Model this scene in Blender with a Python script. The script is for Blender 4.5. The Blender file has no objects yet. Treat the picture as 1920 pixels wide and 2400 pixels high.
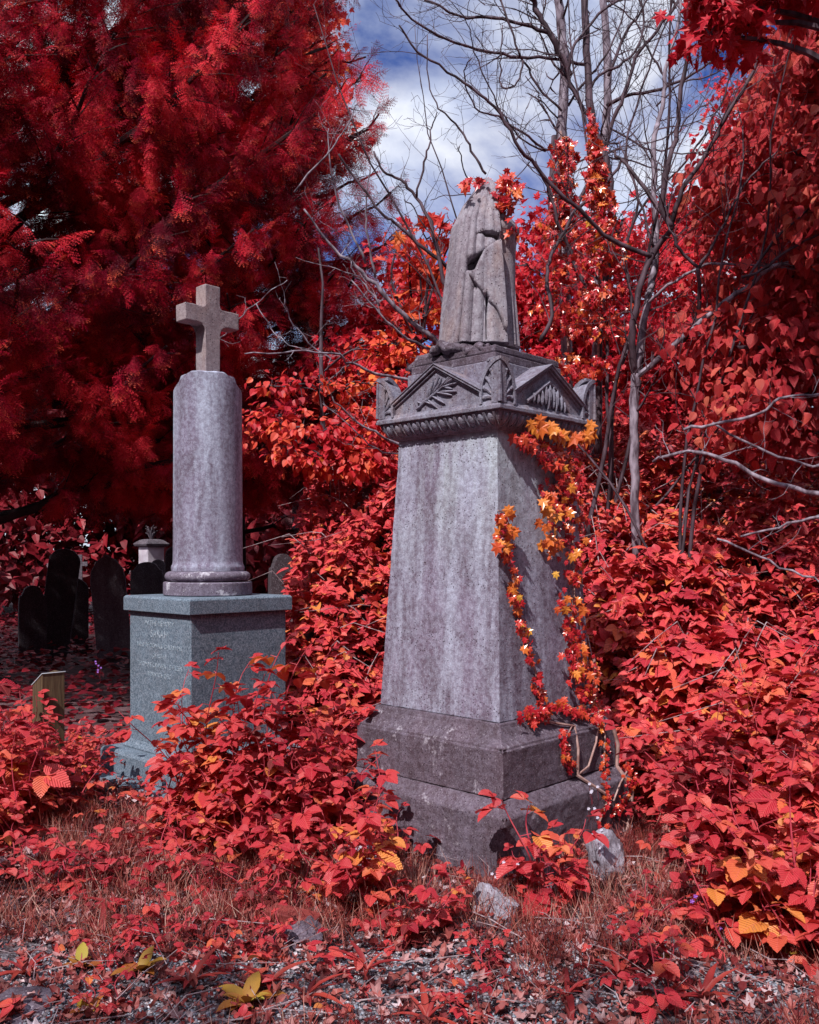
import bpy, bmesh, math, random
import numpy as np
from mathutils import Vector, Matrix, Euler, noise as mnoise

R = math.radians
random.seed(7)
rng = np.random.default_rng(11)
scene = bpy.context.scene
col = scene.collection

# ------------------------------------------------------------------ camera, sky, sun
F = 2117.0; CU = 960.0; HV = 1304.0; EYE = 1.55
cam_d = bpy.data.cameras.new("camera"); cam = bpy.data.objects.new("camera", cam_d); col.objects.link(cam)
cam.location = (0, 0, EYE); cam.rotation_euler = (R(90), 0, 0)
cam_d.sensor_fit = 'VERTICAL'; cam_d.sensor_height = 24; cam_d.sensor_width = 19.2
cam_d.lens = 24 * F / 2400.0
cam_d.shift_y = 104 / 2400.0
cam_d.clip_start = 0.05; cam_d.clip_end = 500
scene.camera = cam

sun_to = Vector((-0.290, -0.578, 0.762)).normalized()
sd = bpy.data.lights.new("sun", 'SUN'); sun = bpy.data.objects.new("sun", sd); col.objects.link(sun)
sd.energy = 5.0; sd.angle = R(0.5); sd.color = (1.0, 0.965, 0.92)
sun.rotation_euler = (-sun_to).to_track_quat('-Z', 'Y').to_euler()
sun.location = (-5, -8, 12)

world = bpy.data.worlds.new("World"); scene.world = world; world.use_nodes = True
wt = world.node_tree; wt.nodes.clear()
def wn(t, **k):
    n = wt.nodes.new(t)
    for a, b in k.items(): setattr(n, a, b)
    return n
wo = wn('ShaderNodeOutputWorld'); bg = wn('ShaderNodeBackground')
sky = wn('ShaderNodeTexSky', sky_type='NISHITA', sun_disc=False)
sky.sun_elevation = math.asin(sun_to.z); sky.sun_rotation = math.atan2(sun_to.x, sun_to.y)
sky.air_density = 1.0; sky.dust_density = 0.3; sky.ozone_density = 3.0
tint = wn('ShaderNodeMix', data_type='RGBA', blend_type='MULTIPLY'); tint.inputs[0].default_value = 1
tint.inputs[7].default_value = (0.40, 0.85, 2.0, 1)
wt.links.new(sky.outputs[0], tint.inputs[6])
tc = wn('ShaderNodeTexCoord'); mp = wn('ShaderNodeMapping'); mp.inputs['Scale'].default_value = (1.5, 1.5, 2.3)
mp.inputs['Location'].default_value = (3.05, 0.4, 0.25)
wt.links.new(tc.outputs['Generated'], mp.inputs[0])
nz = wn('ShaderNodeTexNoise'); nz.inputs['Scale'].default_value = 1.9; nz.inputs['Detail'].default_value = 9
nz.inputs['Roughness'].default_value = 0.56; nz.inputs['Distortion'].default_value = 0.35
wt.links.new(mp.outputs[0], nz.inputs['Vector'])
cr = wn('ShaderNodeValToRGB'); cr.color_ramp.elements[0].position = 0.33; cr.color_ramp.elements[1].position = 0.50
wt.links.new(nz.outputs['Fac'], cr.inputs[0])
nz2 = wn('ShaderNodeTexNoise'); nz2.inputs['Scale'].default_value = 6; nz2.inputs['Detail'].default_value = 7
wt.links.new(mp.outputs[0], nz2.inputs['Vector'])
cc = wn('ShaderNodeValToRGB')
cc.color_ramp.elements[0].position = 0.3; cc.color_ramp.elements[0].color = (10.5, 12.2, 17.0, 1)
cc.color_ramp.elements[1].position = 0.68; cc.color_ramp.elements[1].color = (20.0, 20.3, 21.4, 1)
wt.links.new(nz2.outputs['Fac'], cc.inputs[0])
mx = wn('ShaderNodeMix', data_type='RGBA')
wt.links.new(cr.outputs[0], mx.inputs[0]); wt.links.new(tint.outputs[2], mx.inputs[6]); wt.links.new(cc.outputs[0], mx.inputs[7])
wt.links.new(mx.outputs[2], bg.inputs[0]); bg.inputs[1].default_value = 0.054
wt.links.new(bg.outputs[0], wo.inputs[0])

scene.view_settings.view_transform = 'Standard'; scene.view_settings.look = 'None'
scene.view_settings.exposure = 0.0; scene.view_settings.gamma = 1; scene.view_settings.use_curve_mapping = False
scene.cycles.max_bounces = 8; scene.cycles.diffuse_bounces = 4; scene.cycles.transmission_bounces = 4
scene.cycles.transparent_max_bounces = 4; scene.cycles.use_denoising = True
try: scene.cycles.denoiser = 'OPENIMAGEDENOISE'
except Exception: pass

def at(u, v, Y):
    """the point at depth Y seen at photo pixel (u, v)"""
    return np.array(((u - CU) / F * Y, Y, EYE - (v - HV) / F * Y))

# ------------------------------------------------------------------ helpers
def tag(o, label=None, cat=None, group=None, kind=None):
    if label: o['label'] = label
    if cat: o['category'] = cat
    if group: o['group'] = group
    if kind: o['kind'] = kind
    return o

def empty(name, loc=(0, 0, 0), rz=0, **k):
    o = bpy.data.objects.new(name, None); col.objects.link(o)
    o.location = loc; o.rotation_euler = (0, 0, rz); o.empty_display_size = 0.1
    tag(o, **k); return o

def copy_tree(o, parent=None):
    c = o.copy(); col.objects.link(c)
    if parent is not None: c.parent = parent
    for ch in list(o.children): copy_tree(ch, c)
    return c

class MB:
    """collects polygons and becomes one mesh"""
    def __init__(s): s.v = []; s.f = []
    def add(s, vs, fs):
        b = len(s.v); s.v.extend([tuple(map(float, p)) for p in vs]); s.f.extend([tuple(b + i for i in f) for f in fs]); return s
    def box(s, x0, y0, z0, x1, y1, z1):
        v = [(x0,y0,z0),(x1,y0,z0),(x1,y1,z0),(x0,y1,z0),(x0,y0,z1),(x1,y0,z1),(x1,y1,z1),(x0,y1,z1)]
        return s.add(v, [(0,3,2,1),(4,5,6,7),(0,1,5,4),(1,2,6,5),(2,3,7,6),(3,0,4,7)])
    def square(s, prof, close=True):
        """square-plan solid from a profile of (half side, z)"""
        v = []; f = []
        for h, z in prof: v += [(-h,-h,z),(h,-h,z),(h,h,z),(-h,h,z)]
        for i in range(len(prof) - 1):
            for k in range(4):
                a = i*4 + k; b = i*4 + (k+1) % 4; f.append((a, b, b+4, a+4))
        f.append((3,2,1,0)); n = len(v); f.append((n-4,n-3,n-2,n-1))
        return s.add(v, f)
    def lathe(s, prof, n=64, jit=None):
        v = []; f = []
        for r, z in prof:
            for k in range(n):
                a = 2*math.pi*k/n; v.append((r*math.cos(a), r*math.sin(a), z))
        for i in range(len(prof) - 1):
            for k in range(n):
                a = i*n + k; b = i*n + (k+1) % n; f.append((a, b, b+n, a+n))
        f.append(tuple(range(n-1, -1, -1))); m = len(v); f.append(tuple(range(m-n, m)))
        return s.add(v, f)
    def prism(s, poly, fn, d0, d1):
        """poly of 2-D points; fn(a, b, d) gives the 3-D point at depth d"""
        n = len(poly)
        v = [fn(a, b, d0) for a, b in poly] + [fn(a, b, d1) for a, b in poly]
        return s.add(v, [tuple(range(n)), tuple(range(2*n-1, n-1, -1))] + [(i, i+n, (i+1) % n + n, (i+1) % n) for i in range(n)])
    def tube(s, pts, rad, n=6, cap=True):
        pts = [Vector(p) for p in pts]; m = len(pts)
        if not hasattr(rad, '__len__'): rad = [rad]*m
        v = []; f = []; up = None
        for i, p in enumerate(pts):
            t = (pts[min(i+1, m-1)] - pts[max(i-1, 0)])
            if t.length < 1e-9: t = Vector((0,0,1))
            t.normalize()
            if up is None:
                up = t.orthogonal().normalized()
            up = (up - t*up.dot(t))
            if up.length < 1e-6: up = t.orthogonal()
            up.normalize(); w = t.cross(up)
            for k in range(n):
                a = 2*math.pi*k/n; v.append(p + (up*math.cos(a) + w*math.sin(a))*rad[i])
        for i in range(m-1):
            for k in range(n):
                a = i*n+k; b = i*n+(k+1) % n; f.append((a, b, b+n, a+n))
        if cap: f.append(tuple(range(n-1, -1, -1))); f.append(tuple(range((m-1)*n, m*n)))
        return s.add(v, f)
    def ball(s, c, r, nu=8, nv=5, ax=None):
        """ellipsoid; r may be a triple; ax an optional 3x3 Matrix"""
        if not hasattr(r, '__len__'): r = (r, r, r)
        v = []; f = []
        for j in range(1, nv):
            t = math.pi*j/nv
            for k in range(nu):
                a = 2*math.pi*k/nu
                q = Vector((r[0]*math.sin(t)*math.cos(a), r[1]*math.sin(t)*math.sin(a), r[2]*math.cos(t)))
                if ax is not None: q = ax @ q
                v.append(q + Vector(c))
        q1 = Vector((0,0,r[2])); q2 = Vector((0,0,-r[2]))
        if ax is not None: q1 = ax @ q1; q2 = ax @ q2
        a0 = len(v); v += [q1 + Vector(c), q2 + Vector(c)]
        for j in range(nv-2):
            for k in range(nu):
                a = j*nu+k; b = j*nu+(k+1) % nu; f.append((a, a+nu, b+nu, b))
        for k in range(nu):
            f.append((k, (k+1) % nu, a0)); f.append(((nv-2)*nu+(k+1) % nu, (nv-2)*nu+k, a0+1))
        return s.add(v, f)
    def build(s, name, mat, parent=None, smooth=False, bevel=0, seg=2, sharp=40):
        me = bpy.data.meshes.new(name); me.from_pydata(s.v, [], s.f); me.validate()
        bm = bmesh.new(); bm.from_mesh(me); bmesh.ops.recalc_face_normals(bm, faces=bm.faces); bm.to_mesh(me); bm.free()
        me.materials.append(mat)
        if smooth:
            me.polygons.foreach_set('use_smooth', [True]*len(me.polygons))
            if sharp < 180: me.set_sharp_from_angle(angle=R(sharp))
        o = bpy.data.objects.new(name, me); col.objects.link(o)
        if parent is not None: o.parent = parent
        if bevel:
            b = o.modifiers.new('bevel', 'BEVEL'); b.width = bevel; b.segments = seg; b.limit_method = 'ANGLE'; b.angle_limit = R(25)
        return o

def add_mesh_np(name, V, T, UV, RN, mat, parent=None, smooth=False):
    """triangle mesh from arrays: V (n,3), T (m,3), UV (n,2) per vertex, RN (n,2) per vertex"""
    me = bpy.data.meshes.new(name); n, m = len(V), len(T)
    me.vertices.add(n); me.vertices.foreach_set('co', np.ascontiguousarray(V, dtype=np.float32).ravel())
    me.loops.add(3*m); me.loops.foreach_set('vertex_index', np.ascontiguousarray(T, dtype=np.int32).ravel())
    me.polygons.add(m); me.polygons.foreach_set('loop_start', np.arange(0, 3*m, 3, dtype=np.int32))
    me.polygons.foreach_set('use_smooth', np.full(m, smooth))
    for nm, A in (('UVMap', UV), ('rnd', RN)):
        if A is None: continue
        l = me.attributes.new(nm, 'FLOAT2', 'CORNER') if nm != 'UVMap' else me.uv_layers.new(name=nm)
        a = A[T.ravel()].astype(np.float32)
        if nm == 'UVMap': me.uv_layers[0].data.foreach_set('uv', a.ravel())
        else: l.data.foreach_set('vector', a.ravel())
    me.update(calc_edges=True); me.materials.append(mat)
    o = bpy.data.objects.new(name, me); col.objects.link(o)
    if parent is not None: o.parent = parent
    return o

def nrm(a): return a / np.maximum(np.linalg.norm(a, axis=-1, keepdims=True), 1e-9)

def basis(d, n):
    d = nrm(d); x = nrm(np.cross(d, n)); z = np.cross(x, d)
    return np.stack([x, d, z], axis=-1)           # columns x, d, z

class Scatter:
    def __init__(s): s.V=[]; s.T=[]; s.U=[]; s.R=[]; s.n=0
    def add(s, tpl, P, d, n, size, r=None):
        V, T, U = tpl; N = len(P)
        if N == 0: return s
        M = basis(np.asarray(d, float), np.asarray(n, float)) * np.asarray(size, float).reshape(-1, 1, 1)
        W = np.einsum('nij,vj->nvi', M, V) + np.asarray(P)[:, None, :]
        s.V.append(W.reshape(-1, 3).astype(np.float32))
        s.T.append((T[None] + (np.arange(N)*len(V))[:, None, None]).reshape(-1, 3) + s.n)
        s.U.append(np.tile(U, (N, 1)))
        if r is None: r = rng.random((N, 2))
        s.R.append(np.repeat(r, len(V), axis=0)); s.n += N*len(V)
        return s
    def build(s, name, mat, parent=None, smooth=False):
        return add_mesh_np(name, np.concatenate(s.V), np.concatenate(s.T), np.concatenate(s.U), np.concatenate(s.R), mat, parent, smooth)

# ------------------------------------------------------------------ leaf templates: tip along +Y, face +Z, length 1
def leaf_tpl(side, fold=0.12, droop=0.18, wave=0.0, petiole=0.0):
    """side: (x, y) points of one edge from base to tip (both ends excluded)"""
    z = lambda x, y: fold*abs(x)*2 - droop*y*y + wave*math.sin(y*9)*abs(x)
    V = [(0, 0, 0)]; T = []
    for x, y in side: V += [(-x, y, z(x, y)), (0, y, z(0, y)), (x, y, z(x, y))]
    V.append((0, 1, z(0, 1))); k = len(side)
    T += [(0, 2, 1), (0, 3, 2)]
    for i in range(k-1):
        a = 1+3*i; b = a+3
        T += [(a, a+1, b+1), (a, b+1, b), (a+1, a+2, b+2), (a+1, b+2, b+1)]
    a = 1+3*(k-1); t = len(V)-1; T += [(a, a+1, t), (a+1, a+2, t)]
    V = np.array(V, float); U = np.stack([V[:, 0]+0.5, V[:, 1]], 1)
    if petiole: V[:, 1] += petiole; 
    return V, np.array(T), U
def fan_tpl(pts, c=(0, .38), cup=0.2, droop=0.15):
    V = [(c[0], c[1], 0)] + [(x, y, cup*abs(x)*(1 if i % 2 else .3) - droop*y*y) for i, (x, y) in enumerate(pts)]
    T = [(0, i+1, (i+1) % len(pts)+1) for i in range(len(pts))]
    V = np.array(V, float); return V, np.array(T), np.stack([V[:, 0]+.5, V[:, 1]], 1)
def combine(parts):
    """parts: (tpl, scale, rotation about z, offset, tilt)"""
    Vs=[]; Ts=[]; Us=[]; n=0
    for (V, T, U), s, rz, off, tilt in parts:
        M = np.array(Euler((tilt, 0, 0)).to_matrix()); Z = np.array(Matrix.Rotation(rz, 3, 'Z'))
        Vs.append((V*s) @ M.T @ Z.T + np.array(off)); Ts.append(T+n); Us.append(U); n += len(V)
    return np.concatenate(Vs), np.concatenate(Ts), np.concatenate(Us)
OVATE = leaf_tpl([(.19,.03),(.37,.22),(.38,.45),(.27,.70),(.12,.89)])
OVATE_LO = leaf_tpl([(.30,.3),(.2,.68)])
BLADE_BR = leaf_tpl([(.18,.01),(.31,.09),(.335,.15),(.40,.25),(.38,.32),(.43,.43),(.38,.49),(.39,.60),(.31,.66),(.29,.76),(.20,.81),(.15,.90),(.08,.94)], fold=.16, droop=.26, wave=.05)
HEART = leaf_tpl([(.26,-.06),(.42,.12),(.45,.34),(.33,.6),(.15,.84)], fold=.3, droop=.5, wave=.12)
LANCE = leaf_tpl([(.07,.05),(.12,.25),(.13,.5),(.1,.75),(.04,.93)], fold=.25, droop=.35)
DOCK = leaf_tpl([(.07,.02),(.1,.12),(.2,.3),(.23,.5),(.2,.7),(.11,.88)], fold=.22, droop=.35, wave=.16)
IVY = fan_tpl([(0,.0),(.18,-.12),(.22,.06),(.52,.12),(.30,.34),(.40,.66),(.15,.62),(0,1.0),(-.15,.62),(-.40,.66),(-.30,.34),(-.52,.12),(-.22,.06),(-.18,-.12)], c=(0,.28), cup=.22, droop=.25)
MAPLE = fan_tpl([(0,0),(.28,-.1),(.25,.08),(.58,.22),(.36,.34),(.6,.66),(.3,.58),(.2,.72),(0,1.05),(-.2,.72),(-.3,.58),(-.6,.66),(-.36,.34),(-.58,.22),(-.25,.08),(-.28,-.1)], c=(0,.32), cup=.25, droop=.3)
PETAL = fan_tpl([(0,0),(.3,.35),(.25,.9),(0,1),(-.25,.9),(-.3,.35)])
TRI_HI = combine([(BLADE_BR, .62, 0, (0,.40,0), .0), (BLADE_BR, .52, R(68), (-.03,.34,0), -.12), (BLADE_BR, .52, R(-68), (.03,.34,0), -.12)])
TRI_LO = combine([(OVATE, .60, 0, (0,.40,0), .0), (OVATE, .52, R(68), (-.03,.34,0), -.12), (OVATE, .52, R(-68), (.03,.34,0), -.12)])
NARROW = leaf_tpl([(.04,.05),(.075,.25),(.085,.5),(.065,.75),(.025,.93)], fold=.4, droop=.6)
STRAP = leaf_tpl([(.035,.05),(.05,.35),(.035,.75)], fold=.3, droop=.5)
BLADE = (np.array([(-.012,0,0),(.012,0,0),(-.008,.5,.0),(.008,.5,0),(0,1,-.25)], float), np.array([(0,1,3),(0,3,2),(2,3,4)]), np.array([(0,0),(1,0),(0,.5),(1,.5),(.5,1)], float))

def yew_spray(J=7, Q=5):
    V=[]; T=[]; U=[]
    def tri(a, b, c, k):
        n=len(V); V.extend([a, b, c]); T.append((n, n+1, n+2)); U.extend([(0, k)]*3)
    def axis(p):      # droop of the spray
        return np.array((0.0, p, -0.22*p*p))
    def needles(o, d, L, cnt, nl, k):
        s = np.cross(d, (0, 0, 1)); s /= np.linalg.norm(s)
        for i in range(cnt):
            q = o + d*L*(i+.5)/cnt; q = q + np.array((0, 0, -.10*((i+.5)/cnt)**2*L*2))
            for sg in (-1, 1):
                t = q + (s*sg*.85 + d*.55)*nl*(1-.35*i/cnt) + np.array((0, 0, random.uniform(-.012, .012)))
                tri(q - d*.013, q + d*.015, t, (i/cnt)*.5 + k*.5)
    def strip(o, d, L, w):
        s = np.cross(d, (0, 0, 1)); s /= np.linalg.norm(s)
        e = o + d*L + np.array((0, 0, -.2*L)); tri(o - s*w, o + s*w, e, 0)
    strip(axis(0), np.array((0, .98, -.15)), 1.0, .008)
    for j in range(J):
        p = .08 + j*.864/J; o = axis(p); L = .42*(1-p)**.6 + .07
        for sg in (-1, 1):
            a = R(48 + random.uniform(-12, 12)); d = np.array((sg*math.sin(a), math.cos(a), -.2 - random.uniform(0, .35))); d /= np.linalg.norm(d)
            strip(o, d, L, .006); needles(o, d, L, Q, .068, p)
    needles(axis(.75), np.array((0, .97, -.3)), .28, 5, .06, 1)
    return np.array(V, float), np.array(T), np.array(U, float)
SPRAYS = [yew_spray() for _ in range(4)] + [yew_spray(5, 2) for _ in range(4)]

# ------------------------------------------------------------------ materials
def newmat(name):
    m = bpy.data.materials.new(name); m.use_nodes = True; nt = m.node_tree; nt.nodes.clear()
    def N(t, **k):
        n = nt.nodes.new(t)
        for a, b in k.items(): setattr(n, a, b)
        return n
    return m, nt, N, nt.links.new
def ramp(N, stops, interp='LINEAR'):
    r = N('ShaderNodeValToRGB'); r.color_ramp.interpolation = interp; e = r.color_ramp.elements
    while len(e) < len(stops): e.new(.5)
    for i, (p, c) in enumerate(stops): e[i].position = p; e[i].color = (*c, 1) if len(c) == 3 else c
    return r
def leafmat(name, stops, rough=0.5, trans=0.3, spec=0.35, veins=False, noise_scale=1.2, noise_w=0.45, tip=None, seed=0):
    m, nt, N, L = newmat(name)
    at_ = N('ShaderNodeAttribute', attribute_name='rnd'); sep = N('ShaderNodeSeparateXYZ'); L(at_.outputs['Vector'], sep.inputs[0])
    geo = N('ShaderNodeNewGeometry'); oi = N('ShaderNodeObjectInfo')
    nz = N('ShaderNodeTexNoise'); nz.inputs['Scale'].default_value = noise_scale; nz.inputs['Detail'].default_value = 2
    mp = N('ShaderNodeMapping'); mp.inputs['Location'].default_value = (seed*3.1, seed, 0)
    L(geo.outputs['Position'], mp.inputs[0]); L(mp.outputs[0], nz.inputs['Vector'])
    a = N('ShaderNodeMath', operation='MULTIPLY'); L(sep.outputs[0], a.inputs[0]); a.inputs[1].default_value = 0.6
    b = N('ShaderNodeMath', operation='MULTIPLY_ADD'); L(geo.outputs['Random Per Island'], b.inputs[0]); b.inputs[1].default_value = 0.4; L(a.outputs[0], b.inputs[2])
    c = N('ShaderNodeMapRange'); L(nz.outputs['Fac'], c.inputs[0]); c.inputs[1].default_value = .35; c.inputs[2].default_value = .65; c.inputs[3].default_value = -noise_w/2; c.inputs[4].default_value = noise_w/2
    d = N('ShaderNodeMath', operation='ADD'); L(b.outputs[0], d.inputs[0]); L(c.outputs[0], d.inputs[1])
    r = ramp(N, stops); L(d.outputs[0], r.inputs[0]); colr = r.outputs[0]
    uv = N('ShaderNodeUVMap'); uv.uv_map = 'UVMap'
    sx = N('ShaderNodeSeparateXYZ'); L(uv.outputs[0], sx.inputs[0])
    if tip:
        t = N('ShaderNodeMath', operation='MULTIPLY'); L(sx.outputs[1], t.inputs[0]); L(sep.outputs[1], t.inputs[1])
        tr = N('ShaderNodeMapRange'); L(t.outputs[0], tr.inputs[0]); tr.inputs[1].default_value = .35; tr.inputs[2].default_value = .8
        mm = N('ShaderNodeMix', data_type='RGBA'); L(tr.outputs[0], mm.inputs[0]); L(colr, mm.inputs[6]); mm.inputs[7].default_value = (*tip, 1); colr = mm.outputs[2]
    bumpn = None
    if veins:
        ax = N('ShaderNodeMath', operation='SUBTRACT'); L(sx.outputs[0], ax.inputs[0]); ax.inputs[1].default_value = .5
        ab = N('ShaderNodeMath', operation='ABSOLUTE'); L(ax.outputs[0], ab.inputs[0])
        k = N('ShaderNodeMath', operation='MULTIPLY_ADD'); L(ab.outputs[0], k.inputs[0]); k.inputs[1].default_value = -1.0; L(sx.outputs[1], k.inputs[2])
        s = N('ShaderNodeMath', operation='MULTIPLY'); L(k.outputs[0], s.inputs[0]); s.inputs[1].default_value = 52
        w = N('ShaderNodeMath', operation='SINE'); L(s.outputs[0], w.inputs[0])
        mid = N('ShaderNodeMath', operation='LESS_THAN'); L(ab.outputs[0], mid.inputs[0]); mid.inputs[1].default_value = .018
        g = N('ShaderNodeMapRange'); L(w.outputs[0], g.inputs[0]); g.inputs[1].default_value = .6; g.inputs[2].default_value = 1
        mxx = N('ShaderNodeMath', operation='MAXIMUM'); L(g.outputs[0], mxx.inputs[0]); L(mid.outputs[0], mxx.inputs[1])
        fac = N('ShaderNodeMath', operation='MULTIPLY'); L(mxx.outputs[0], fac.inputs[0]); fac.inputs[1].default_value = .35
        mm = N('ShaderNodeMix', data_type='RGBA'); L(fac.outputs[0], mm.inputs[0]); L(colr, mm.inputs[6]); mm.inputs[7].default_value = (.75, .16, .14, 1); colr = mm.outputs[2]
        bumpn = N('ShaderNodeBump'); bumpn.inputs['Strength'].default_value = .5; bumpn.inputs['Distance'].default_value = .004; L(w.outputs[0], bumpn.inputs['Height'])
    p = N('ShaderNodeBsdfPrincipled'); L(colr, p.inputs['Base Color']); p.inputs['Roughness'].default_value = rough; p.inputs['Specular IOR Level'].default_value = spec
    tr_ = N('ShaderNodeBsdfTranslucent'); L(colr, tr_.inputs[0])
    if bumpn: L(bumpn.outputs[0], p.inputs['Normal'])
    ms = N('ShaderNodeMixShader'); ms.inputs[0].default_value = trans; L(p.outputs[0], ms.inputs[1]); L(tr_.outputs[0], ms.inputs[2])
    o = N('ShaderNodeOutputMaterial'); L(ms.outputs[0], o.inputs[0]); return m

M = {}
M['bramble'] = leafmat('bramble_leaf', [(0,(.16,.018,.022)),(.10,(.34,.005,.028)),(.36,(.54,.026,.046)),(.66,(.66,.062,.064)),(.88,(.72,.125,.062)),(1,(.78,.28,.06))], veins=True, spec=.5, rough=.45, trans=.22)
M['bramble_far'] = leafmat('bramble_leaf_far', [(0,(.28,.004,.030)),(.3,(.56,.030,.052)),(.62,(.70,.062,.068)),(.86,(.76,.14,.068)),(1,(.80,.28,.06))], spec=.42, rough=.42, trans=.10, noise_w=.25, veins=True)
M['yew'] = leafmat('yew_needles', [(0,(.10,.001,.010)),(.4,(.30,.003,.022)),(.7,(.56,.012,.038)),(1,(.74,.034,.052))], tip=(.82,.12,.06), trans=.06, spec=.08, noise_scale=1.1, noise_w=1.15)  # dark patches and bright tips put shaded gaps and lit sprays into the colour
M['linden'] = leafmat('linden_leaf', [(0,(.26,.004,.018)),(.4,(.46,.014,.030)),(.75,(.62,.06,.055)),(1,(.74,.18,.11))], spec=.35, trans=.3, noise_scale=.6, noise_w=.6, seed=2, veins=True)
M['maple_red'] = leafmat('maple_red_leaf', [(0,(.36,.006,.020)),(.5,(.56,.014,.032)),(1,(.72,.04,.05))], spec=.3, trans=.25, seed=5)
M['maple_orange'] = leafmat('maple_orange_leaf', [(0,(.52,.018,.032)),(.45,(.68,.06,.042)),(.8,(.78,.14,.045)),(1,(.84,.28,.05))], spec=.35, trans=.35, seed=6)
M['beech'] = leafmat('beech_leaf', [(0,(.40,.008,.026)),(.4,(.60,.028,.038)),(.75,(.76,.10,.05)),(1,(.84,.24,.05))], spec=.4, trans=.3, seed=8)
M['ivy'] = leafmat('ivy_leaf', [(0,(.34,.006,.024)),(.45,(.52,.022,.030)),(.75,(.66,.085,.035)),(.92,(.74,.20,.04)),(1,(.80,.36,.05))], rough=.27, spec=.75, trans=.1, noise_w=.25, seed=3)
M['ivy_gold'] = leafmat('ivy_gold_leaf', [(0,(.60,.07,.03)),(.45,(.72,.16,.035)),(.85,(.78,.28,.045)),(1,(.84,.44,.07))], rough=.27, spec=.75, trans=.15, noise_w=.2, seed=3)
M['grass'] = leafmat('grass_blade', [(0,(.12,.014,.018)),(.35,(.26,.035,.035)),(.6,(.38,.10,.075)),(1,(.54,.36,.31))], trans=.2, noise_scale=3)
M['litter'] = leafmat('dead_leaf', [(0,(.08,.015,.02)),(.35,(.21,.03,.032)),(.62,(.34,.09,.08)),(.85,(.42,.24,.25)),(1,(.60,.50,.55))], trans=.05, spec=.3, noise_scale=4, noise_w=.3)
M['dock'] = leafmat('dock_leaf', [(0,(.26,.04,.02)),(.5,(.34,.12,.025)),(.85,(.36,.24,.035)),(1,(.42,.36,.06))], trans=.2, veins=False)
M['plantain'] = leafmat('plantain_leaf', [(0,(.16,.010,.014)),(.5,(.28,.02,.024)),(1,(.40,.05,.035))], trans=.2, spec=.4)
M['petal_white'] = leafmat('white_petal', [(0,(.7,.68,.9)),(1,(.85,.83,.95))], trans=.2)
M['petal_violet'] = leafmat('violet_petal', [(0,(.30,.10,.6)),(1,(.45,.2,.8))], trans=.2)
M['forest'] = leafmat('woodland_leaf', [(0,(.10,.004,.012)),(.5,(.20,.008,.018)),(1,(.34,.018,.03))], trans=.15, noise_scale=.5, noise_w=.6)  # darkened colour stands in for the canopy shade over the far leaves

def simple(name, c, rough=.7, c2=None, scale=8, bump=.3, bdist=.01, stretch=(1,1,1), spec=.3, detail=6):
    m, nt, N, L = newmat(name)
    tcn = N('ShaderNodeTexCoord'); mp = N('ShaderNodeMapping'); mp.inputs['Scale'].default_value = stretch; L(tcn.outputs['Object'], mp.inputs[0])
    nz = N('ShaderNodeTexNoise'); nz.inputs['Scale'].default_value = scale; nz.inputs['Detail'].default_value = detail; L(mp.outputs[0], nz.inputs['Vector'])
    r = ramp(N, [(.35, c), (.65, c2 or c)]); L(nz.outputs['Fac'], r.inputs[0])
    p = N('ShaderNodeBsdfPrincipled'); L(r.outputs[0], p.inputs['Base Color']); p.inputs['Roughness'].default_value = rough; p.inputs['Specular IOR Level'].default_value = spec
    b = N('ShaderNodeBump'); b.inputs['Strength'].default_value = bump; b.inputs['Distance'].default_value = bdist; L(nz.outputs['Fac'], b.inputs['Height']); L(b.outputs[0], p.inputs['Normal'])
    o = N('ShaderNodeOutputMaterial'); L(p.outputs[0], o.inputs[0]); return m
M['bark_pale'] = simple('pale_bark', (.07,.042,.06), c2=(.36,.30,.37), scale=22, stretch=(1,1,.35))
M['bark_dark_shaded'] = simple('dark_shaded_bark', (.025,.012,.018), c2=(.12,.075,.10), scale=16, stretch=(1,1,.3))  # dark bark; also stands in for shade on bare branches in silhouette
M['bark_yew'] = simple('yew_bark', (.012,.002,.004), c2=(.035,.010,.014), scale=9, stretch=(1,1,.3))  # dark red bark, darkened further in place of shade under the crown
M['cane'] = simple('bramble_cane', (.34,.02,.05), c2=(.50,.07,.09), scale=20, bump=.1)
M['dry_twig'] = simple('dry_twig', (.22,.13,.15), c2=(.50,.40,.44), scale=20, bump=.1)
M['wood_post'] = simple('weathered_post', (.075,.042,.024), c2=(.13,.088,.05), scale=9, stretch=(6,6,.6))
M['metal_edge'] = simple('pale_sheet_metal', (.5,.55,.62), rough=.35, scale=6, bump=.05)
M['root'] = simple('ivy_stem', (.26,.13,.12), c2=(.46,.30,.28), scale=24, bump=.4)
M['white_tomb'] = simple('white_marble', (.52,.44,.52), c2=(.72,.66,.75), scale=4, bump=.1)
M['brick'] = simple('dark_red_brick', (.14,.02,.02), c2=(.26,.045,.04), scale=20)

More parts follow.
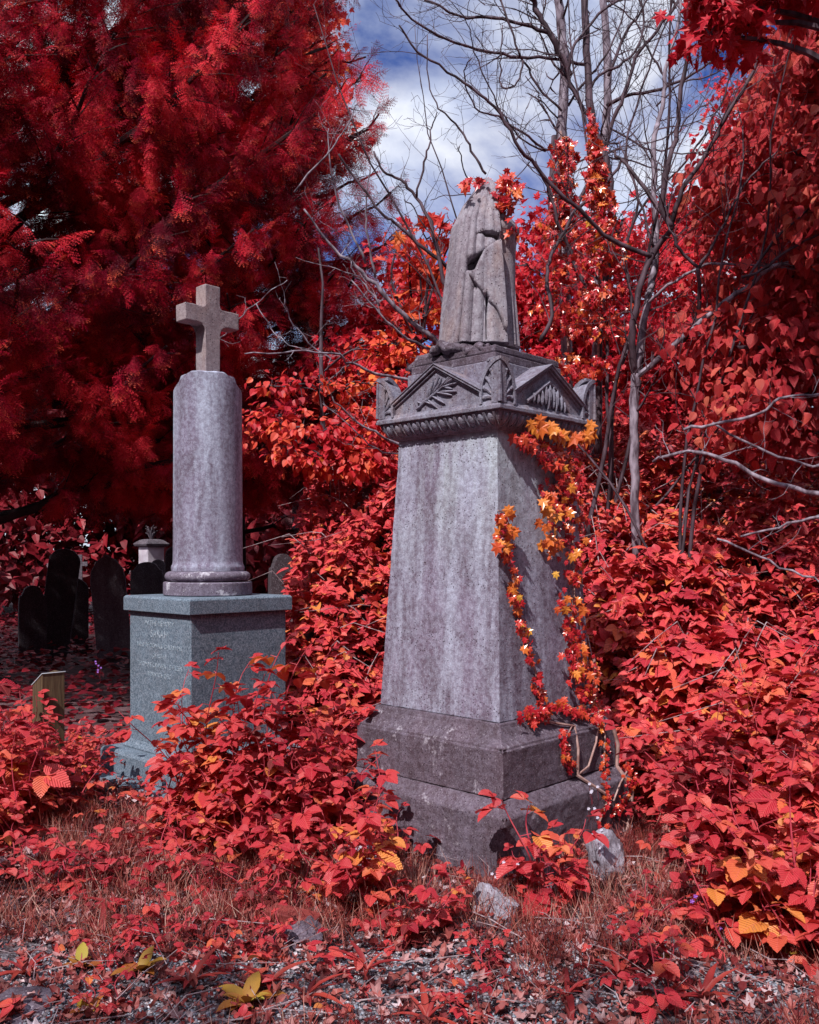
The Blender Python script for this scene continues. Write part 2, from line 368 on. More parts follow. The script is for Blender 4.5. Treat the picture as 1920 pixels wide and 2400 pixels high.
def stone(name, dark, mid, light, streak=.6, speck=1.0, lichen=(.55,.52,.62), lich=.62, pits=True, grain=120, rust=0.0, bump=.35, stain=None):
    m, nt, N, L = newmat(name)
    tcn = N('ShaderNodeTexCoord')
    def noise(sc, det=6, stretch=None, rough=.6, loc=(0,0,0)):
        n = N('ShaderNodeTexNoise'); n.inputs['Scale'].default_value = sc; n.inputs['Detail'].default_value = det; n.inputs['Roughness'].default_value = rough
        q = N('ShaderNodeMapping'); q.inputs['Scale'].default_value = stretch or (1,1,1); q.inputs['Location'].default_value = loc
        L(tcn.outputs['Object'], q.inputs[0]); L(q.outputs[0], n.inputs['Vector']); return n.outputs['Fac']
    def mixc(f, a, b, bt='MIX'):
        n = N('ShaderNodeMix', data_type='RGBA', blend_type=bt)
        if isinstance(f, (int, float)): n.inputs[0].default_value = f
        else: L(f, n.inputs[0])
        for i, x in ((6, a), (7, b)):
            if isinstance(x, tuple): n.inputs[i].default_value = (*x, 1)
            else: L(x, n.inputs[i])
        return n.outputs[2]
    def rng_(f, a, b, lo=0., hi=1.):
        n = N('ShaderNodeMapRange'); L(f, n.inputs[0]); n.inputs[1].default_value = a; n.inputs[2].default_value = b; n.inputs[3].default_value = lo; n.inputs[4].default_value = hi; return n.outputs[0]
    big = noise(3.2, 8, rough=.65); st = noise(5, 8, (1, 1, .14), rough=.7, loc=(3, 1, 0))
    base = mixc(rng_(big, .40, .58), dark, mid)
    base = mixc(rng_(st, .44, .60, 0, streak), base, light)
    st2 = noise(11, 6, (1, 1, .12), loc=(9, 4, 0)); base = mixc(rng_(st2, .50, .64, 0, streak*.9), base, dark)
    if stain:        # pale lime wash run down from the cornice
        sz = N('ShaderNodeSeparateXYZ'); L(tcn.outputs['Object'], sz.inputs[0])
        a_ = rng_(sz.outputs[2], stain[0], stain[1], 0, 1); b_ = rng_(noise(4.5, 7, (1, 1, .2), loc=(6, 2, 0)), .44, .60, 0, .85)
        m_ = N('ShaderNodeMath', operation='MULTIPLY'); L(a_, m_.inputs[0]); L(b_, m_.inputs[1]); base = mixc(m_.outputs[0], base, (.55,.62,.68))
    if rust: base = mixc(rng_(noise(6, 6, (1,1,.5), loc=(5,5,5)), .52, .68, 0, rust), base, (.42,.24,.18))
    g = noise(grain, 2, rough=.8); base = mixc(rng_(g, .36, .64, 0, 1), mixc(.24*speck, base, (.02,.012,.018)), mixc(.09*speck, base, (.9,.88,.95)))
    md = noise(34, 5, rough=.7, loc=(1, 8, 2)); base = mixc(rng_(md, .40, .60, 0, 1), mixc(.42, base, dark), mixc(.25, base, light))
    sv = N('ShaderNodeTexVoronoi'); sv.inputs['Scale'].default_value = 70; L(tcn.outputs['Object'], sv.inputs['Vector'])
    sl_ = N('ShaderNodeMath', operation='LESS_THAN'); L(sv.outputs['Distance'], sl_.inputs[0]); sl_.inputs[1].default_value = .26
    sc_ = N('ShaderNodeSeparateColor'); L(sv.outputs['Color'], sc_.inputs[0]); sg_ = N('ShaderNodeMath', operation='GREATER_THAN'); L(sc_.outputs[1], sg_.inputs[0]); sg_.inputs[1].default_value = .74
    sm_ = N('ShaderNodeMath', operation='MULTIPLY'); L(sl_.outputs[0], sm_.inputs[0]); L(sg_.outputs[0], sm_.inputs[1]); sm2 = N('ShaderNodeMath', operation='MULTIPLY'); L(sm_.outputs[0], sm2.inputs[0]); sm2.inputs[1].default_value = .30
    base = mixc(sm2.outputs[0], base, lichen)
    li = noise(9, 9, rough=.75, loc=(2, 7, 1)); base = mixc(rng_(li, lich, lich+.06, 0, .75), base, lichen)
    h = noise(60, 5)
    if pits:
        v = N('ShaderNodeTexVoronoi'); v.inputs['Scale'].default_value = 60; L(tcn.outputs['Object'], v.inputs['Vector'])
        pr = N('ShaderNodeMath', operation='LESS_THAN'); L(v.outputs['Distance'], pr.inputs[0]); pr.inputs[1].default_value = .2
        sel = N('ShaderNodeSeparateColor'); L(v.outputs['Color'], sel.inputs[0]); s2 = N('ShaderNodeMath', operation='GREATER_THAN'); L(sel.outputs[0], s2.inputs[0]); s2.inputs[1].default_value = .6
        pm = N('ShaderNodeMath', operation='MULTIPLY'); L(pr.outputs[0], pm.inputs[0]); L(s2.outputs[0], pm.inputs[1])
        base = mixc(pm.outputs[0], base, (.035,.02,.03))
    p = N('ShaderNodeBsdfPrincipled'); L(base, p.inputs['Base Color']); p.inputs['Roughness'].default_value = .85; p.inputs['Specular IOR Level'].default_value = .25
    hs = N('ShaderNodeMath', operation='ADD'); L(h, hs.inputs[0]); L(g, hs.inputs[1])
    b = N('ShaderNodeBump'); b.inputs['Strength'].default_value = bump; b.inputs['Distance'].default_value = .006; L(hs.outputs[0], b.inputs['Height']); L(b.outputs[0], p.inputs['Normal'])
    o = N('ShaderNodeOutputMaterial'); L(p.outputs[0], o.inputs[0]); return m
M['shaft'] = stone('weathered_shaft_stone', (.105,.065,.105), (.235,.18,.275), (.47,.49,.64), streak=.85, lich=.70, stain=(1.45, 2.1))
M['plinth'] = stone('dirty_plinth_stone', (.048,.024,.038), (.098,.058,.085), (.20,.165,.235), streak=.4, lich=.60, lichen=(.42,.38,.45))
M['cornice'] = stone('carved_cornice_stone', (.10,.07,.10), (.20,.165,.235), (.32,.33,.43), streak=.5, lich=.64, lichen=(.50,.40,.36), rust=.5)
M['statue'] = stone('draped_urn_stone', (.16,.115,.15), (.31,.26,.31), (.46,.44,.52), streak=.6, lich=.66, lichen=(.6,.58,.62), rust=.6)
M['granite'] = stone('blue_granite', (.055,.095,.14), (.098,.165,.24), (.155,.245,.345), streak=.3, speck=2.6, lich=.8, pits=False, grain=105, bump=.05)
M['column'] = stone('column_stone', (.115,.08,.13), (.235,.195,.30), (.47,.51,.67), streak=.95, lich=.69, lichen=(.55,.55,.68), pits=False)
M['colbase'] = stone('column_base_stone', (.09,.065,.10), (.16,.12,.18), (.28,.25,.34), streak=.2, lich=.55, lichen=(.60,.58,.66))
M['cross'] = stone('cross_stone', (.20,.145,.165), (.34,.26,.28), (.44,.38,.40), streak=.3, lich=.72, rust=.4, grain=110)
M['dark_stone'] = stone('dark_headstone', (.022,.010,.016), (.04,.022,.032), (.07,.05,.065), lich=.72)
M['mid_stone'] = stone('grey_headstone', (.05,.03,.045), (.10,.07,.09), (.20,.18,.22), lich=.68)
M['rubble'] = stone('white_rubble', (.12,.09,.12), (.34,.31,.40), (.60,.58,.70), streak=.5, lich=.56, grain=60)

# ------------------------------------------------------------------ terrain
def smooth(x, a, b):
    t = np.clip((x-a)/(b-a), 0, 1); return t*t*(3-2*t)
def bank(x, y):
    """top of the bramble mass above ground level"""
    x = np.asarray(x, float); y = np.asarray(y, float)
    right = np.interp(y, [3.7,4.5,5.5,7,8.5,10,14], [.0,.30,.72,1.35,2.35,2.9,3.2]) * smooth(x - np.interp(y, [3.6,4.2,5.1,5.5,6.2], [1.02,1.18,1.42,1.1,.8]), 0, .75)
    midl = np.interp(y, [5.9,6.6,7.4,8.8,10,14], [.1,.55,1.35,2.45,2.9,3.2]) * smooth(x, -1.45-.03*(y-7), -.75)
    return np.maximum(right, midl)
def ground_z(x, y):
    x = np.asarray(x, float); y = np.asarray(y, float)
    b = np.maximum(bank(x, y) - .55, 0)
    n = .025*np.sin(x*1.9+.7)*np.cos(y*1.3) + .015*np.sin(x*4.3+y*3.1) + .006*np.sin(x*11+1)*np.cos(y*9)
    far = smooth(y, 20, 60)*2.0
    return b + n*smooth(np.hypot(x-.43, y-5.1), .9, 1.4)*smooth(np.hypot(x+1.45, y-6.5), .9, 1.4) + far

def make_ground():
    xs = np.concatenate([np.linspace(-120,-14,14), np.linspace(-13,-4,30), np.linspace(-3.9,4,160), np.linspace(4.2,13,30), np.linspace(14,120,14)])
    ys = np.concatenate([np.linspace(-60,0,12), np.linspace(.4,2,6), np.linspace(2.1,8,160), np.linspace(8.2,26,60), np.linspace(28,200,18)])
    X, Y = np.meshgrid(xs, ys); Z = ground_z(X, Y)
    Z = Z + rng.normal(0, .004, Z.shape)*(Y < 8)
    V = np.stack([X, Y, Z], -1).reshape(-1, 3); nx = len(xs); ny = len(ys)
    i = (np.arange(ny-1)[:, None]*nx + np.arange(nx-1)[None]).ravel()
    T = np.concatenate([np.stack([i, i+1, i+nx+1], 1), np.stack([i, i+nx+1, i+nx], 1)])
    m, nt, N, L = newmat('earth')
    geo = N('ShaderNodeNewGeometry')
    def nz(s, d=8):
        n = N('ShaderNodeTexNoise'); n.inputs['Scale'].default_value = s; n.inputs['Detail'].default_value = d; L(geo.outputs['Position'], n.inputs['Vector']); return n.outputs['Fac']
    r = ramp(N, [(.3,(.035,.012,.016)),(.5,(.09,.035,.042)),(.7,(.17,.10,.115))]); L(nz(5), r.inputs[0])
    v = N('ShaderNodeTexVoronoi'); v.inputs['Scale'].default_value = 75; L(geo.outputs['Position'], v.inputs['Vector'])
    sc = N('ShaderNodeSeparateColor'); L(v.outputs['Color'], sc.inputs[0])
    gr = ramp(N, [(0,(.03,.02,.025)),(.4,(.09,.07,.085)),(.75,(.17,.16,.20)),(1,(.28,.25,.27))]); L(sc.outputs[0], gr.inputs[0])
    g = N('ShaderNodeMapRange'); L(nz(1.1, 5), g.inputs[0]); g.inputs[1].default_value = .42; g.inputs[2].default_value = .56; g.inputs[4].default_value = .8
    sy = N('ShaderNodeSeparateXYZ'); L(geo.outputs['Position'], sy.inputs[0])
    near = N('ShaderNodeMapRange'); L(sy.outputs[1], near.inputs[0]); near.inputs[1].default_value = 4.6; near.inputs[2].default_value = 3.6
    gm = N('ShaderNodeMath', operation='MULTIPLY'); L(g.outputs[0], gm.inputs[0]); L(near.outputs[0], gm.inputs[1])
    mx = N('ShaderNodeMix', data_type='RGBA'); L(gm.outputs[0], mx.inputs[0]); L(r.outputs[0], mx.inputs[6]); L(gr.outputs[0], mx.inputs[7])
    p = N('ShaderNodeBsdfPrincipled'); L(mx.outputs[2], p.inputs['Base Color']); p.inputs['Roughness'].default_value = .9
    hh = N('ShaderNodeMath', operation='SUBTRACT'); L(nz(30), hh.inputs[0]); L(v.outputs['Distance'], hh.inputs[1])
    b = N('ShaderNodeBump'); b.inputs['Strength'].default_value = .8; b.inputs['Distance'].default_value = .012; L(hh.outputs[0], b.inputs['Height']); L(b.outputs[0], p.inputs['Normal'])
    o = N('ShaderNodeOutputMaterial'); L(p.outputs[0], o.inputs[0])
    g_ = add_mesh_np('ground', V, T, None, None, m, smooth=True)
    tag(g_, 'red leafy earth and gravel floor of the graveyard', kind='structure')
make_ground()

# ------------------------------------------------------------------ draped urn monument
AZ = R(46.4); MC = (.4335, 5.1, 0.0)
mon = empty('draped_monument', MC, AZ, label='tall tapering stone monument topped by a cloth-draped urn, ivy climbing its right face', cat='monument')
WORN = bpy.data.textures.new('worn_stone', 'CLOUDS'); WORN.noise_scale = .06; WORN.noise_depth = 4
def worn(o, st=.010, lv=5):
    o.data.polygons.foreach_set('use_smooth', [True]*len(o.data.polygons)); o.data.set_sharp_from_angle(angle=R(25))
    m_ = o.modifiers.new('grain', 'SUBSURF'); m_.subdivision_type = 'SIMPLE'; m_.levels = lv; m_.render_levels = lv
    d_ = o.modifiers.new('wear', 'DISPLACE'); d_.texture = WORN; d_.strength = st; d_.mid_level = .5; d_.texture_coords = 'LOCAL'; return o
def wobble(o, amp=.004, sc=6, cuts=0):
    """small irregularities of old stone"""
    me = o.data; bm = bmesh.new(); bm.from_mesh(me)
    if cuts: bmesh.ops.subdivide_edges(bm, edges=bm.edges, cuts=cuts, use_grid_fill=True)
    for v in bm.verts:
        n = mnoise.noise_vector(v.co*sc); v.co += n*amp
    bm.to_mesh(me); bm.free(); return o
def rough_edges(o, sub=.03, amp=.004):
    pass
b = MB().square([(.584,-.15),(.584,.300),(.520,.366),(.40,.368)]).build('bottom_plinth', M['plinth'], mon, bevel=.007, smooth=False); wobble(b, .006, 5); worn(b, .016, 6)
b = MB().square([(.5175,.369),(.5175,.600),(.508,.604),(.508,.616),(.497,.622),(.470,.650),(.447,.690),(.440,.716),(.4,.717)]).build('upper_plinth', M['plinth'], mon, bevel=.005); worn(b, .010, 5)
b = MB().square([(.4235,.718),(.347,2.222),(.30,2.223)]).build('shaft', M['shaft'], mon, bevel=.005); worn(b, .007, 6)
# cornice bed moulding with egg and dart
cor = MB(); cor.square([(.350,2.196),(.362,2.199),(.366,2.207),(.372,2.214),(.400,2.236),(.418,2.262),(.424,2.285),(.2,2.286)])
for side in range(4):
    Rm = Matrix.Rotation(side*math.pi/2, 3, 'Z')
    for k in range(12):
        x = (k-5.5)*.0655
        sl = lambda t, o=0.: (-(.372+.052*t) - .81*o, 2.214+.071*t - .59*o)
        y_, z_ = sl(.52, .009)
        ax = Rm @ Matrix.Rotation(R(36), 3, 'X')
        cor.ball(Rm @ Vector((x, y_, z_)), (.0185, .013, .034), 10, 6, ax)
        pts = []
        for j in range(11):
            a = math.pi*j/10; t = .95 - .92*math.sin(a); q = sl(t, .010+.006*math.sin(math.pi*t)); pts.append(Rm @ Vector((x + .028*math.cos(a), q[0], q[1])))
        cor.tube(pts, .0040, 5)
        q0, q1 = sl(.95, .008), sl(.1, .012)
        cor.tube([Rm @ Vector((x+.0327, q0[0], q0[1])), Rm @ Vector((x+.0327, q1[0], q1[1]))], [.005, .002], 4)
cor.build('egg_and_dart_moulding', M['cornice'], mon, smooth=True)
# cornice block: a low slab with four gables and a core
H = .4405
blk = MB(); blk.square([(H-.002,2.287),(H,2.290),(H,2.306),(H-.008,2.316),(H-.012,2.330),(.36,2.34),(.30,2.36)])
worn(blk.build('cornice_slab', M['cornice'], mon, bevel=.003), .006, 5)
MB().square([(.315,2.34),(.315,2.566),(.29,2.567)]).build('core_block', M['cornice'], mon, bevel=.006)
MB().square([(.300,2.568),(.300,2.612),(.2,2.613)]).build('lower_step', M['plinth'], mon, bevel=.006)
worn(MB().square([(.293,2.614),(.293,2.652),(.2,2.653)]).build('upper_step', M['plinth'], mon, bevel=.008), .010, 5)
def face_fn(side):
    Rm = Matrix.Rotation(side*math.pi/2, 3, 'Z')
    return lambda a, b_, d: tuple(Rm @ Vector((a, -H + .012 + d, b_)))      # a along the face, b_ up, d inward (negative: proud)
for side in range(4):
    fn = face_fn(side); g = MB()
    e0, zb, ze, zp = .315, 2.318, 2.392, 2.566
    g.prism([(-e0-.03, zb),(e0+.03, zb),(e0+.03, ze-.02),(e0, ze),(0, zp),(-e0, ze),(-e0-.03, ze-.02)], fn, .010, .16)
    go = g.build('gable', M['cornice'], mon, bevel=.002)
    rk = MB()
    for sg in (-1, 1):
        dx, dz = e0, zp-ze; Ln = math.hypot(dx, dz); nx, nz_ = dz/Ln, dx/Ln
        for off, w, pr in ((0.0, .016, -.014), (.021, .008, -.002)):
            p0 = (sg*(e0+.004), ze+.002); p1 = (0, zp+.004)
            o0 = (-nx*off*sg, -nz_*off); o1 = (-nx*(off+w)*sg, -nz_*(off+w))
            apex0 = (0, zp+.004-off/nz_); apex1 = (0, zp+.004-(off+w)/nz_)
            rk.prism([(p0[0]+o0[0], p0[1]+o0[1]), apex0, apex1, (p0[0]+o1[0], p0[1]+o1[1])], fn, pr, .0105)
        rk.prism([(sg*(e0+.004), ze+.004), (0, zp+.006), (0, zp+.0005), (sg*(e0+.004), ze-.0015)], fn, -.020, .16)
    rk.build('raking_moulding', M['cornice'], go, bevel=.0015)
    # carved relief: a sprig with long leaves
    rl = MB()
    hang = side == 0
    if not hang:
        def leafrel(x0, z0, ang, L, w=.014):
            c = Vector(fn(x0 + math.cos(ang)*L/2, z0 + math.sin(ang)*L/2, .003)); Rm = Matrix.Rotation(side*math.pi/2, 3, 'Z')
            ax = Rm @ Matrix.Rotation(-ang, 3, 'Y')
            rl.ball(c, (L/2, .011, w/2), 10, 6, ax @ Matrix.Rotation(0, 3, 'Z'))
        stem = [(-.11, 2.365), (-.05, 2.395), (.01, 2.425), (.06, 2.455)]
        rl.tube([fn(a, z, .002) for a, z in stem], [.008, .007, .006, .004], 6)
        for x0, z0, ang, L in ((-.05,2.395,1.25,.10),(-.03,2.41,1.05,.11),(-.02,2.41,.85,.07),(.01,2.43,1.15,.07),(.02,2.435,.62,.12),(.05,2.45,.35,.10),(.04,2.44,.1,.11),(0,2.42,-.25,.12),(-.03,2.405,-.5,.11),(-.06,2.39,-.65,.10),(-.08,2.38,-.35,.08),(-.10,2.365,-2.6,.05),(-.10,2.37,2.7,.04),(.06,2.455,.55,.09),(-.06,2.39,1.5,.06),(.02,2.42,-.1,.13),(.06,2.44,-.3,.06)):
            leafrel(x0, z0, ang, L)
    else:
        rl.tube([fn(a, z, .002) for a, z in ((-.20,2.35),(-.14,2.385),(-.06,2.44),(.0,2.475),(.07,2.445),(.15,2.37),(.19,2.335))], [.012,.013,.012,.012,.011,.010,.006], 6)
        for x0, z0, L, w in ((-.11,2.40,.05,.017),(-.075,2.425,.08,.02),(-.04,2.455,.10,.02),(-.005,2.465,.11,.022),(.03,2.46,.12,.02),(.065,2.445,.10,.02),(.10,2.42,.085,.018),(-.15,2.40,.05,.016),(.13,2.385,.06,.015),(-.02,2.44,.11,.014),(.05,2.43,.11,.014)):
            Rm = Matrix.Rotation(side*math.pi/2, 3, 'Z')
            rl.ball(fn(x0+.004, z0-L/2, .0), (w/2, .016, L/2+.004), 8, 6, Rm)
    rl.build('carved_sprig', M['cornice'], go, smooth=True)
# corner acroteria
def acro(corner):
    Rm = Matrix.Rotation(corner*math.pi/2, 3, 'Z')
    W = .128; hb, ht = 2.318, 2.548
    o = None; body = MB(); hood = MB(); pal = MB()
    def P(sidea, a, z, d):       # a: distance from the corner along the face, d inward
        if sidea == 0: q = Vector((-H+.006 + a, -H+.006 + d, z))     # along the -y face
        else: q = Vector((-H+.006 + d, -H+.006 + a, z))              # along the -x face
        return tuple(Rm @ q)
    n = 12
    arc = [(W*math.sin(t), hb+.055 + (ht-hb-.055)*math.cos(t)) for t in [math.pi/2*i/n for i in range(n+1)]]
    for sa in (0, 1):
        poly = [(0.0, hb)] + [(max(a-.014, 0), z-.014) for a, z in arc] + [(W-.014, hb)]
        body.prism(poly, lambda a, b_, d, sa=sa: P(sa, a, b_, d + (.0009 if sa else 0)), .010, .055)
        rim = arc + [(W, hb)]; inner = [(max(a-.015, 0), z-.016) for a, z in arc] + [(W-.016, hb)]
        for i in range(len(rim)-1):
            a0, a1, c1, c0 = rim[i], rim[i+1], inner[i+1], inner[i]
            vs = [P(sa, *a0, -.006), P(sa, *a1, -.006), P(sa, *c1, -.006), P(sa, *c0, -.006),
                  P(sa, *a0, .085), P(sa, *a1, .085), P(sa, *c1, .085), P(sa, *c0, .085)]
            hood.add(vs, [(0,1,2,3),(7,6,5,4),(0,4,5,1),(2,6,7,3),(1,5,6,2),(0,3,7,4)])
        # palmette fronds: three curled leaves and a centre spine
        for ang, L, cur in ((1.38,.165,.6),(1.08,.150,.9),(.72,.118,1.1),(.33,.088,1.2)):
            pts = []; rr = []
            for i in range(9):
                t = i/8; th = ang - cur*.30*t*t - (.9*max(t-.7, 0))
                a = .012 + L*t*math.cos(ang) + .012*math.sin(3*t)*math.sin(ang); z = hb+.012 + L*t*math.sin(ang) + .016*t*(1-t)
                if t > .75: a += (t-.75)*.05; z -= (t-.75)*.03
                pts.append(P(sa, min(a, W-.024), z, .008)); rr.append(.004 + .0075*t)
            pal.tube(pts, rr, 6); pal.ball(pts[-1], .0135, 8, 6)
    pal.tube([P(0, .001, hb+.005, .001), P(0, .001, ht-.025, .001)], [.012, .006], 6)
    o = body.build('acroterion', M['cornice'], mon, bevel=.002)
    hood.build('hood', M['cornice'], o, smooth=True); pal.build('palmette', M['cornice'], o, smooth=True)
for c in range(4): acro(c)

# draped urn: radial surface with folds; seen pixels give the outline
PX = .000487
def urn_and_cloth():
    # axis in world: u 1122.5 + 602*.2041 -> place in monument frame
    wx = at(1000 + 602*.2041, 1000, 5.06)
    ax_w = Vector((wx[0], 5.06, 0)); inv = Matrix.Rotation(-AZ, 3, 'Z')
    loc = inv @ (ax_w - Vector(MC)); Rv = Matrix.Rotation(-AZ, 3, 'Z')
    def zz(y): return EYE - ((420 + y*.2041) - HV)/F*(4.90 + .13*(1 - max(0, min(1, y/1890))))
    # urn lathe
    u = MB(); prof = []
    for y, r in ((1900,.128),(1700,.122),(1500,.114),(1400,.112),(1200,.108),(900,.108),(700,.114),(640,.117),(625,.124),(600,.129),(560,.129),(545,.124),(500,.108),(450,.086),(400,.055),(330,.03),(280,.02),(200,.012)):
        prof.append((r, zz(y)))
    u.lathe(prof, 56)
    for k in range(16):   # shallow gadroons on the foot
        a = 2*math.pi*k/16
        u.tube([(.126*math.cos(a), .126*math.sin(a), zz(1880)), (.112*math.cos(a), .112*math.sin(a), zz(1480)), (.107*math.cos(a), .107*math.sin(a), zz(1250))], [.012, .010, .003], 6)
    uo = u.build('urn', M['statue'], mon, smooth=True, sharp=50); uo.location = loc + Rv @ Vector((188*PX, -.03, 0))
    # cloth
    Lx = [(30,650),(100,600),(150,545),(300,430),(550,300),(900,256),(1400,192),(1890,152)]
    Rx = [(30,675),(100,740),(200,765),(350,775),(700,800),(850,803),(1200,832),(1500,857),(1830,872),(1890,874)]
    pits = [([(582,706),(640,690),(710,688),(800,704),(802,770),(770,792),(720,768),(650,748)], .13),
            ([(446,1020),(480,970),(560,930),(640,890),(694,872),(620,935),(585,1000),(545,1080),(500,1106),(465,1085)], .13),
            ([(474,1185),(520,1230),(557,1268),(546,1335),(510,1270)], .09),
            ([(640,1385),(664,1420),(686,1462),(672,1600),(668,1790),(635,1805),(636,1600)], .10),
            ([(722,1488),(770,1530),(798,1580),(830,1655),(790,1620),(750,1550)], .08)]
    pits = [([((x-sum(q[0] for q in pl)/len(pl))*1.28 + sum(q[0] for q in pl)/len(pl), (y-sum(q[1] for q in pl)/len(pl))*1.4 + sum(q[1] for q in pl)/len(pl)) for x, y in pl], dp) for pl, dp in pits]
    def sx_(a, b, c): return a + (b-a)*c
    def inside(p, poly):
        c = False; x, y = p; n = len(poly)
        for i in range(n):
            x1, y1 = poly[i]; x2, y2 = poly[(i+1) % n]
            if (y1 > y) != (y2 > y) and x < (x2-x1)*(y-y1)/(y2-y1)+x1: c = not c
        return c
    def edist(p, poly):
        x, y = p; best = 1e9
        for i in range(len(poly)):
            x1, y1 = poly[i]; x2, y2 = poly[(i+1) % len(poly)]; dx, dy = x2-x1, y2-y1
            t = max(0, min(1, ((x-x1)*dx+(y-y1)*dy)/(dx*dx+dy*dy))); best = min(best, math.hypot(x-x1-t*dx, y-y1-t*dy))
        return best
    nxs, nys = 240, 360; V = []; Fq = []
    def fold(s, t):
        # s across 0..1, t down 0..1: convex folds running down, spreading from the peak
        f = .004*mnoise.noise(Vector((s*7, t*2.5, 4)))
        for c0, c1, w, amp in ((.22,.10,.07,.014),(.42,.28,.022,-.048),(.48,.35,.05,.014),(.55,.45,.02,-.014),(.63,.55,.05,.010),(.70,.63,.013,-.012),(.84,.80,.07,.014),(.12,.06,.03,-.006),(.30,.16,.03,-.012)):
            c = c0 + (c1-c0)*t; ww = w*(.7+.4*t); f += amp*min(1, t*3+.15)*math.exp(-((s-c)/ww)**2)
        return f
    front = [[None]*nxs for _ in range(nys)]
    for j in range(nys):
        y = 30 + (1890-30)*j/(nys-1); t = j/(nys-1)
        xl = np.interp(y, [q[0] for q in Lx], [q[1] for q in Lx]); xr = np.interp(y, [q[0] for q in Rx], [q[1] for q in Rx])
        half = (xr-xl)/2*PX; zc = zz(y); dep = min(.20, .03 + .24*t**.45)
        for i in range(nxs):
            s = i/(nxs-1)
            if s < .16:                 # wraps round behind on the left
                w_ = 1 - s/.16; X = xl*PX - 602*PX + .10*dep*w_*w_*3; D = -dep*.10 + dep*1.1*w_; ss = 0
            elif s > .90:               # the cut edge returns towards the urn
                w_ = (s-.90)/.10; X = xr*PX - 602*PX - .012*w_; D = -dep*.86 + dep*1.0*w_; ss = 1
            else:
                ss = (s-.16)/.74; X = (xl + (xr-xl)*ss)*PX - 602*PX
                D = -dep*(.10 + .90*(1-(1-min(1, ss/.42))**2.6)) + dep*.04*max(0, ss-.5)*2
            sx = xl + (xr-xl)*ss
            fo = fold(ss, t)*min(1, (s/.16)**2 if s < .16 else 1)
            if 795 < y < 1790 and s < .90:      # the upper fall of cloth, its hem running in a zigzag
                xe = float(np.interp(y, [795,900,1020,1110,1185,1270,1385,1488,1650,1750,1790], [790,640,446,462,474,557,640,722,830,865,900]))
                k_ = max(0, min(1, (sx_(xl, xr, ss) - xe)/9)); fo = fo*(1-.65*k_) + .026*k_
            if y < 740 and s < .90 and ss > .45:
                k_ = min(1, (ss-.45)/.2)*min(1, max(0, (712-y)/8)); fo = fo*(1-.4*k_) + .020*k_
            D -= fo
            if .005 < ss < .995:
                for poly, dp in pits:
                    if min(q[0] for q in poly) < sx < max(q[0] for q in poly) and inside((sx, y), poly):
                        D += dp*min(1, edist((sx, y), poly)/10)
            p = Vector((X, D, zc)); p = Rv @ p
            V.append(tuple(p))
    for j in range(nys-1):
        for i in range(nxs-1):
            a = j*nxs+i; Fq.append((a, a+1, a+nxs+1, a+nxs))
    m = MB(); m.add(V, Fq)
    co = m.build('drapery', M['statue'], mon, smooth=True, sharp=60); co.location = loc
    sm = co.modifiers.new('thick', 'SOLIDIFY'); sm.thickness = .022; sm.offset = 0
    # crumpled cloth that spreads over the steps on the left
    cl = MB(); nx_, ny_ = 60, 40; V = []; Fq = []
    for j in range(ny_):
        for i in range(nx_):
            s = i/(nx_-1); t = j/(ny_-1)
            x = -.315 + .50*s; y = -.31 + .34*t + .02*math.sin(s*9)
            h = .075*(1-abs(2*s-1)**3)*(math.sin(math.pi*min(1, t*1.2+.05)))**.6 + .02
            h += .034*mnoise.noise(Vector((s*5, t*3, .3))) + .060*abs(mnoise.noise(Vector((s*7+3+t*2, t*4, 1)))) - .02 + .012*mnoise.noise(Vector((s*22, t*9, 5)))
            if t < .12 or s < .04: h = min(h, -.03 + .25*t + .3*s)
            V.append((y if False else -.315 + (y+.31), .32 - .52*s, 2.655 + h - .01))
    for j in range(ny_-1):
        for i in range(nx_-1):
            a = j*nx_+i; Fq.append((a, a+1, a+nx_+1, a+nx_))
    cl.add(V, Fq); c2 = cl.build('cloth_hem', M['plinth'], mon, smooth=True, sharp=180)
    s2 = c2.modifiers.new('thick', 'SOLIDIFY'); s2.thickness = .04; s2.offset = -1
urn_and_cloth()

# ------------------------------------------------------------------ broken column with cross on a granite pedestal
CC = (-1.45, 6.5, 0)
ped = empty('column_grave', CC, AZ, label='broken round stone column carrying a cross, on a square blue-grey granite pedestal', cat='grave monument')
MB().square([(.67,-.1),(.67,.030),(.5,.031)]).build('ground_slab', M['granite'], ped, bevel=.006)
MB().square([(.545,.032),(.545,.170),(.530,.192),(.44,.193)]).build('pedestal_base', M['granite'], ped, bevel=.005)
MB().square([(.432,.194),(.432,.205),(.415,.222),(.405,.226),(.40,.24),(.394,.245),(.394,1.160),(.3,1.161)]).build('pedestal', M['granite'], ped, bevel=.004)
MB().square([(.41,1.1625),(.4275,1.166),(.4275,1.258),(.415,1.272),(.3,1.2725)]).build('pedestal_cap', M['granite'], ped, bevel=.003)
def disc(rs): return rs
MB().lathe([(.20,1.273),(.306,1.274),(.313,1.280),(.313,1.362),(.306,1.369),(.26,1.370)], 72).build('base_disc', M['colbase'], ped, smooth=True, sharp=35)
tor = [(.25,1.371)] + [(.262+.040*math.sin(math.pi*k/10), 1.372+.036*(1-math.cos(math.pi*k/10))) for k in range(11)] + [(.24,1.445)]
MB().lathe(tor, 72).build('torus_ring', M['colbase'], ped, smooth=True, sharp=35)
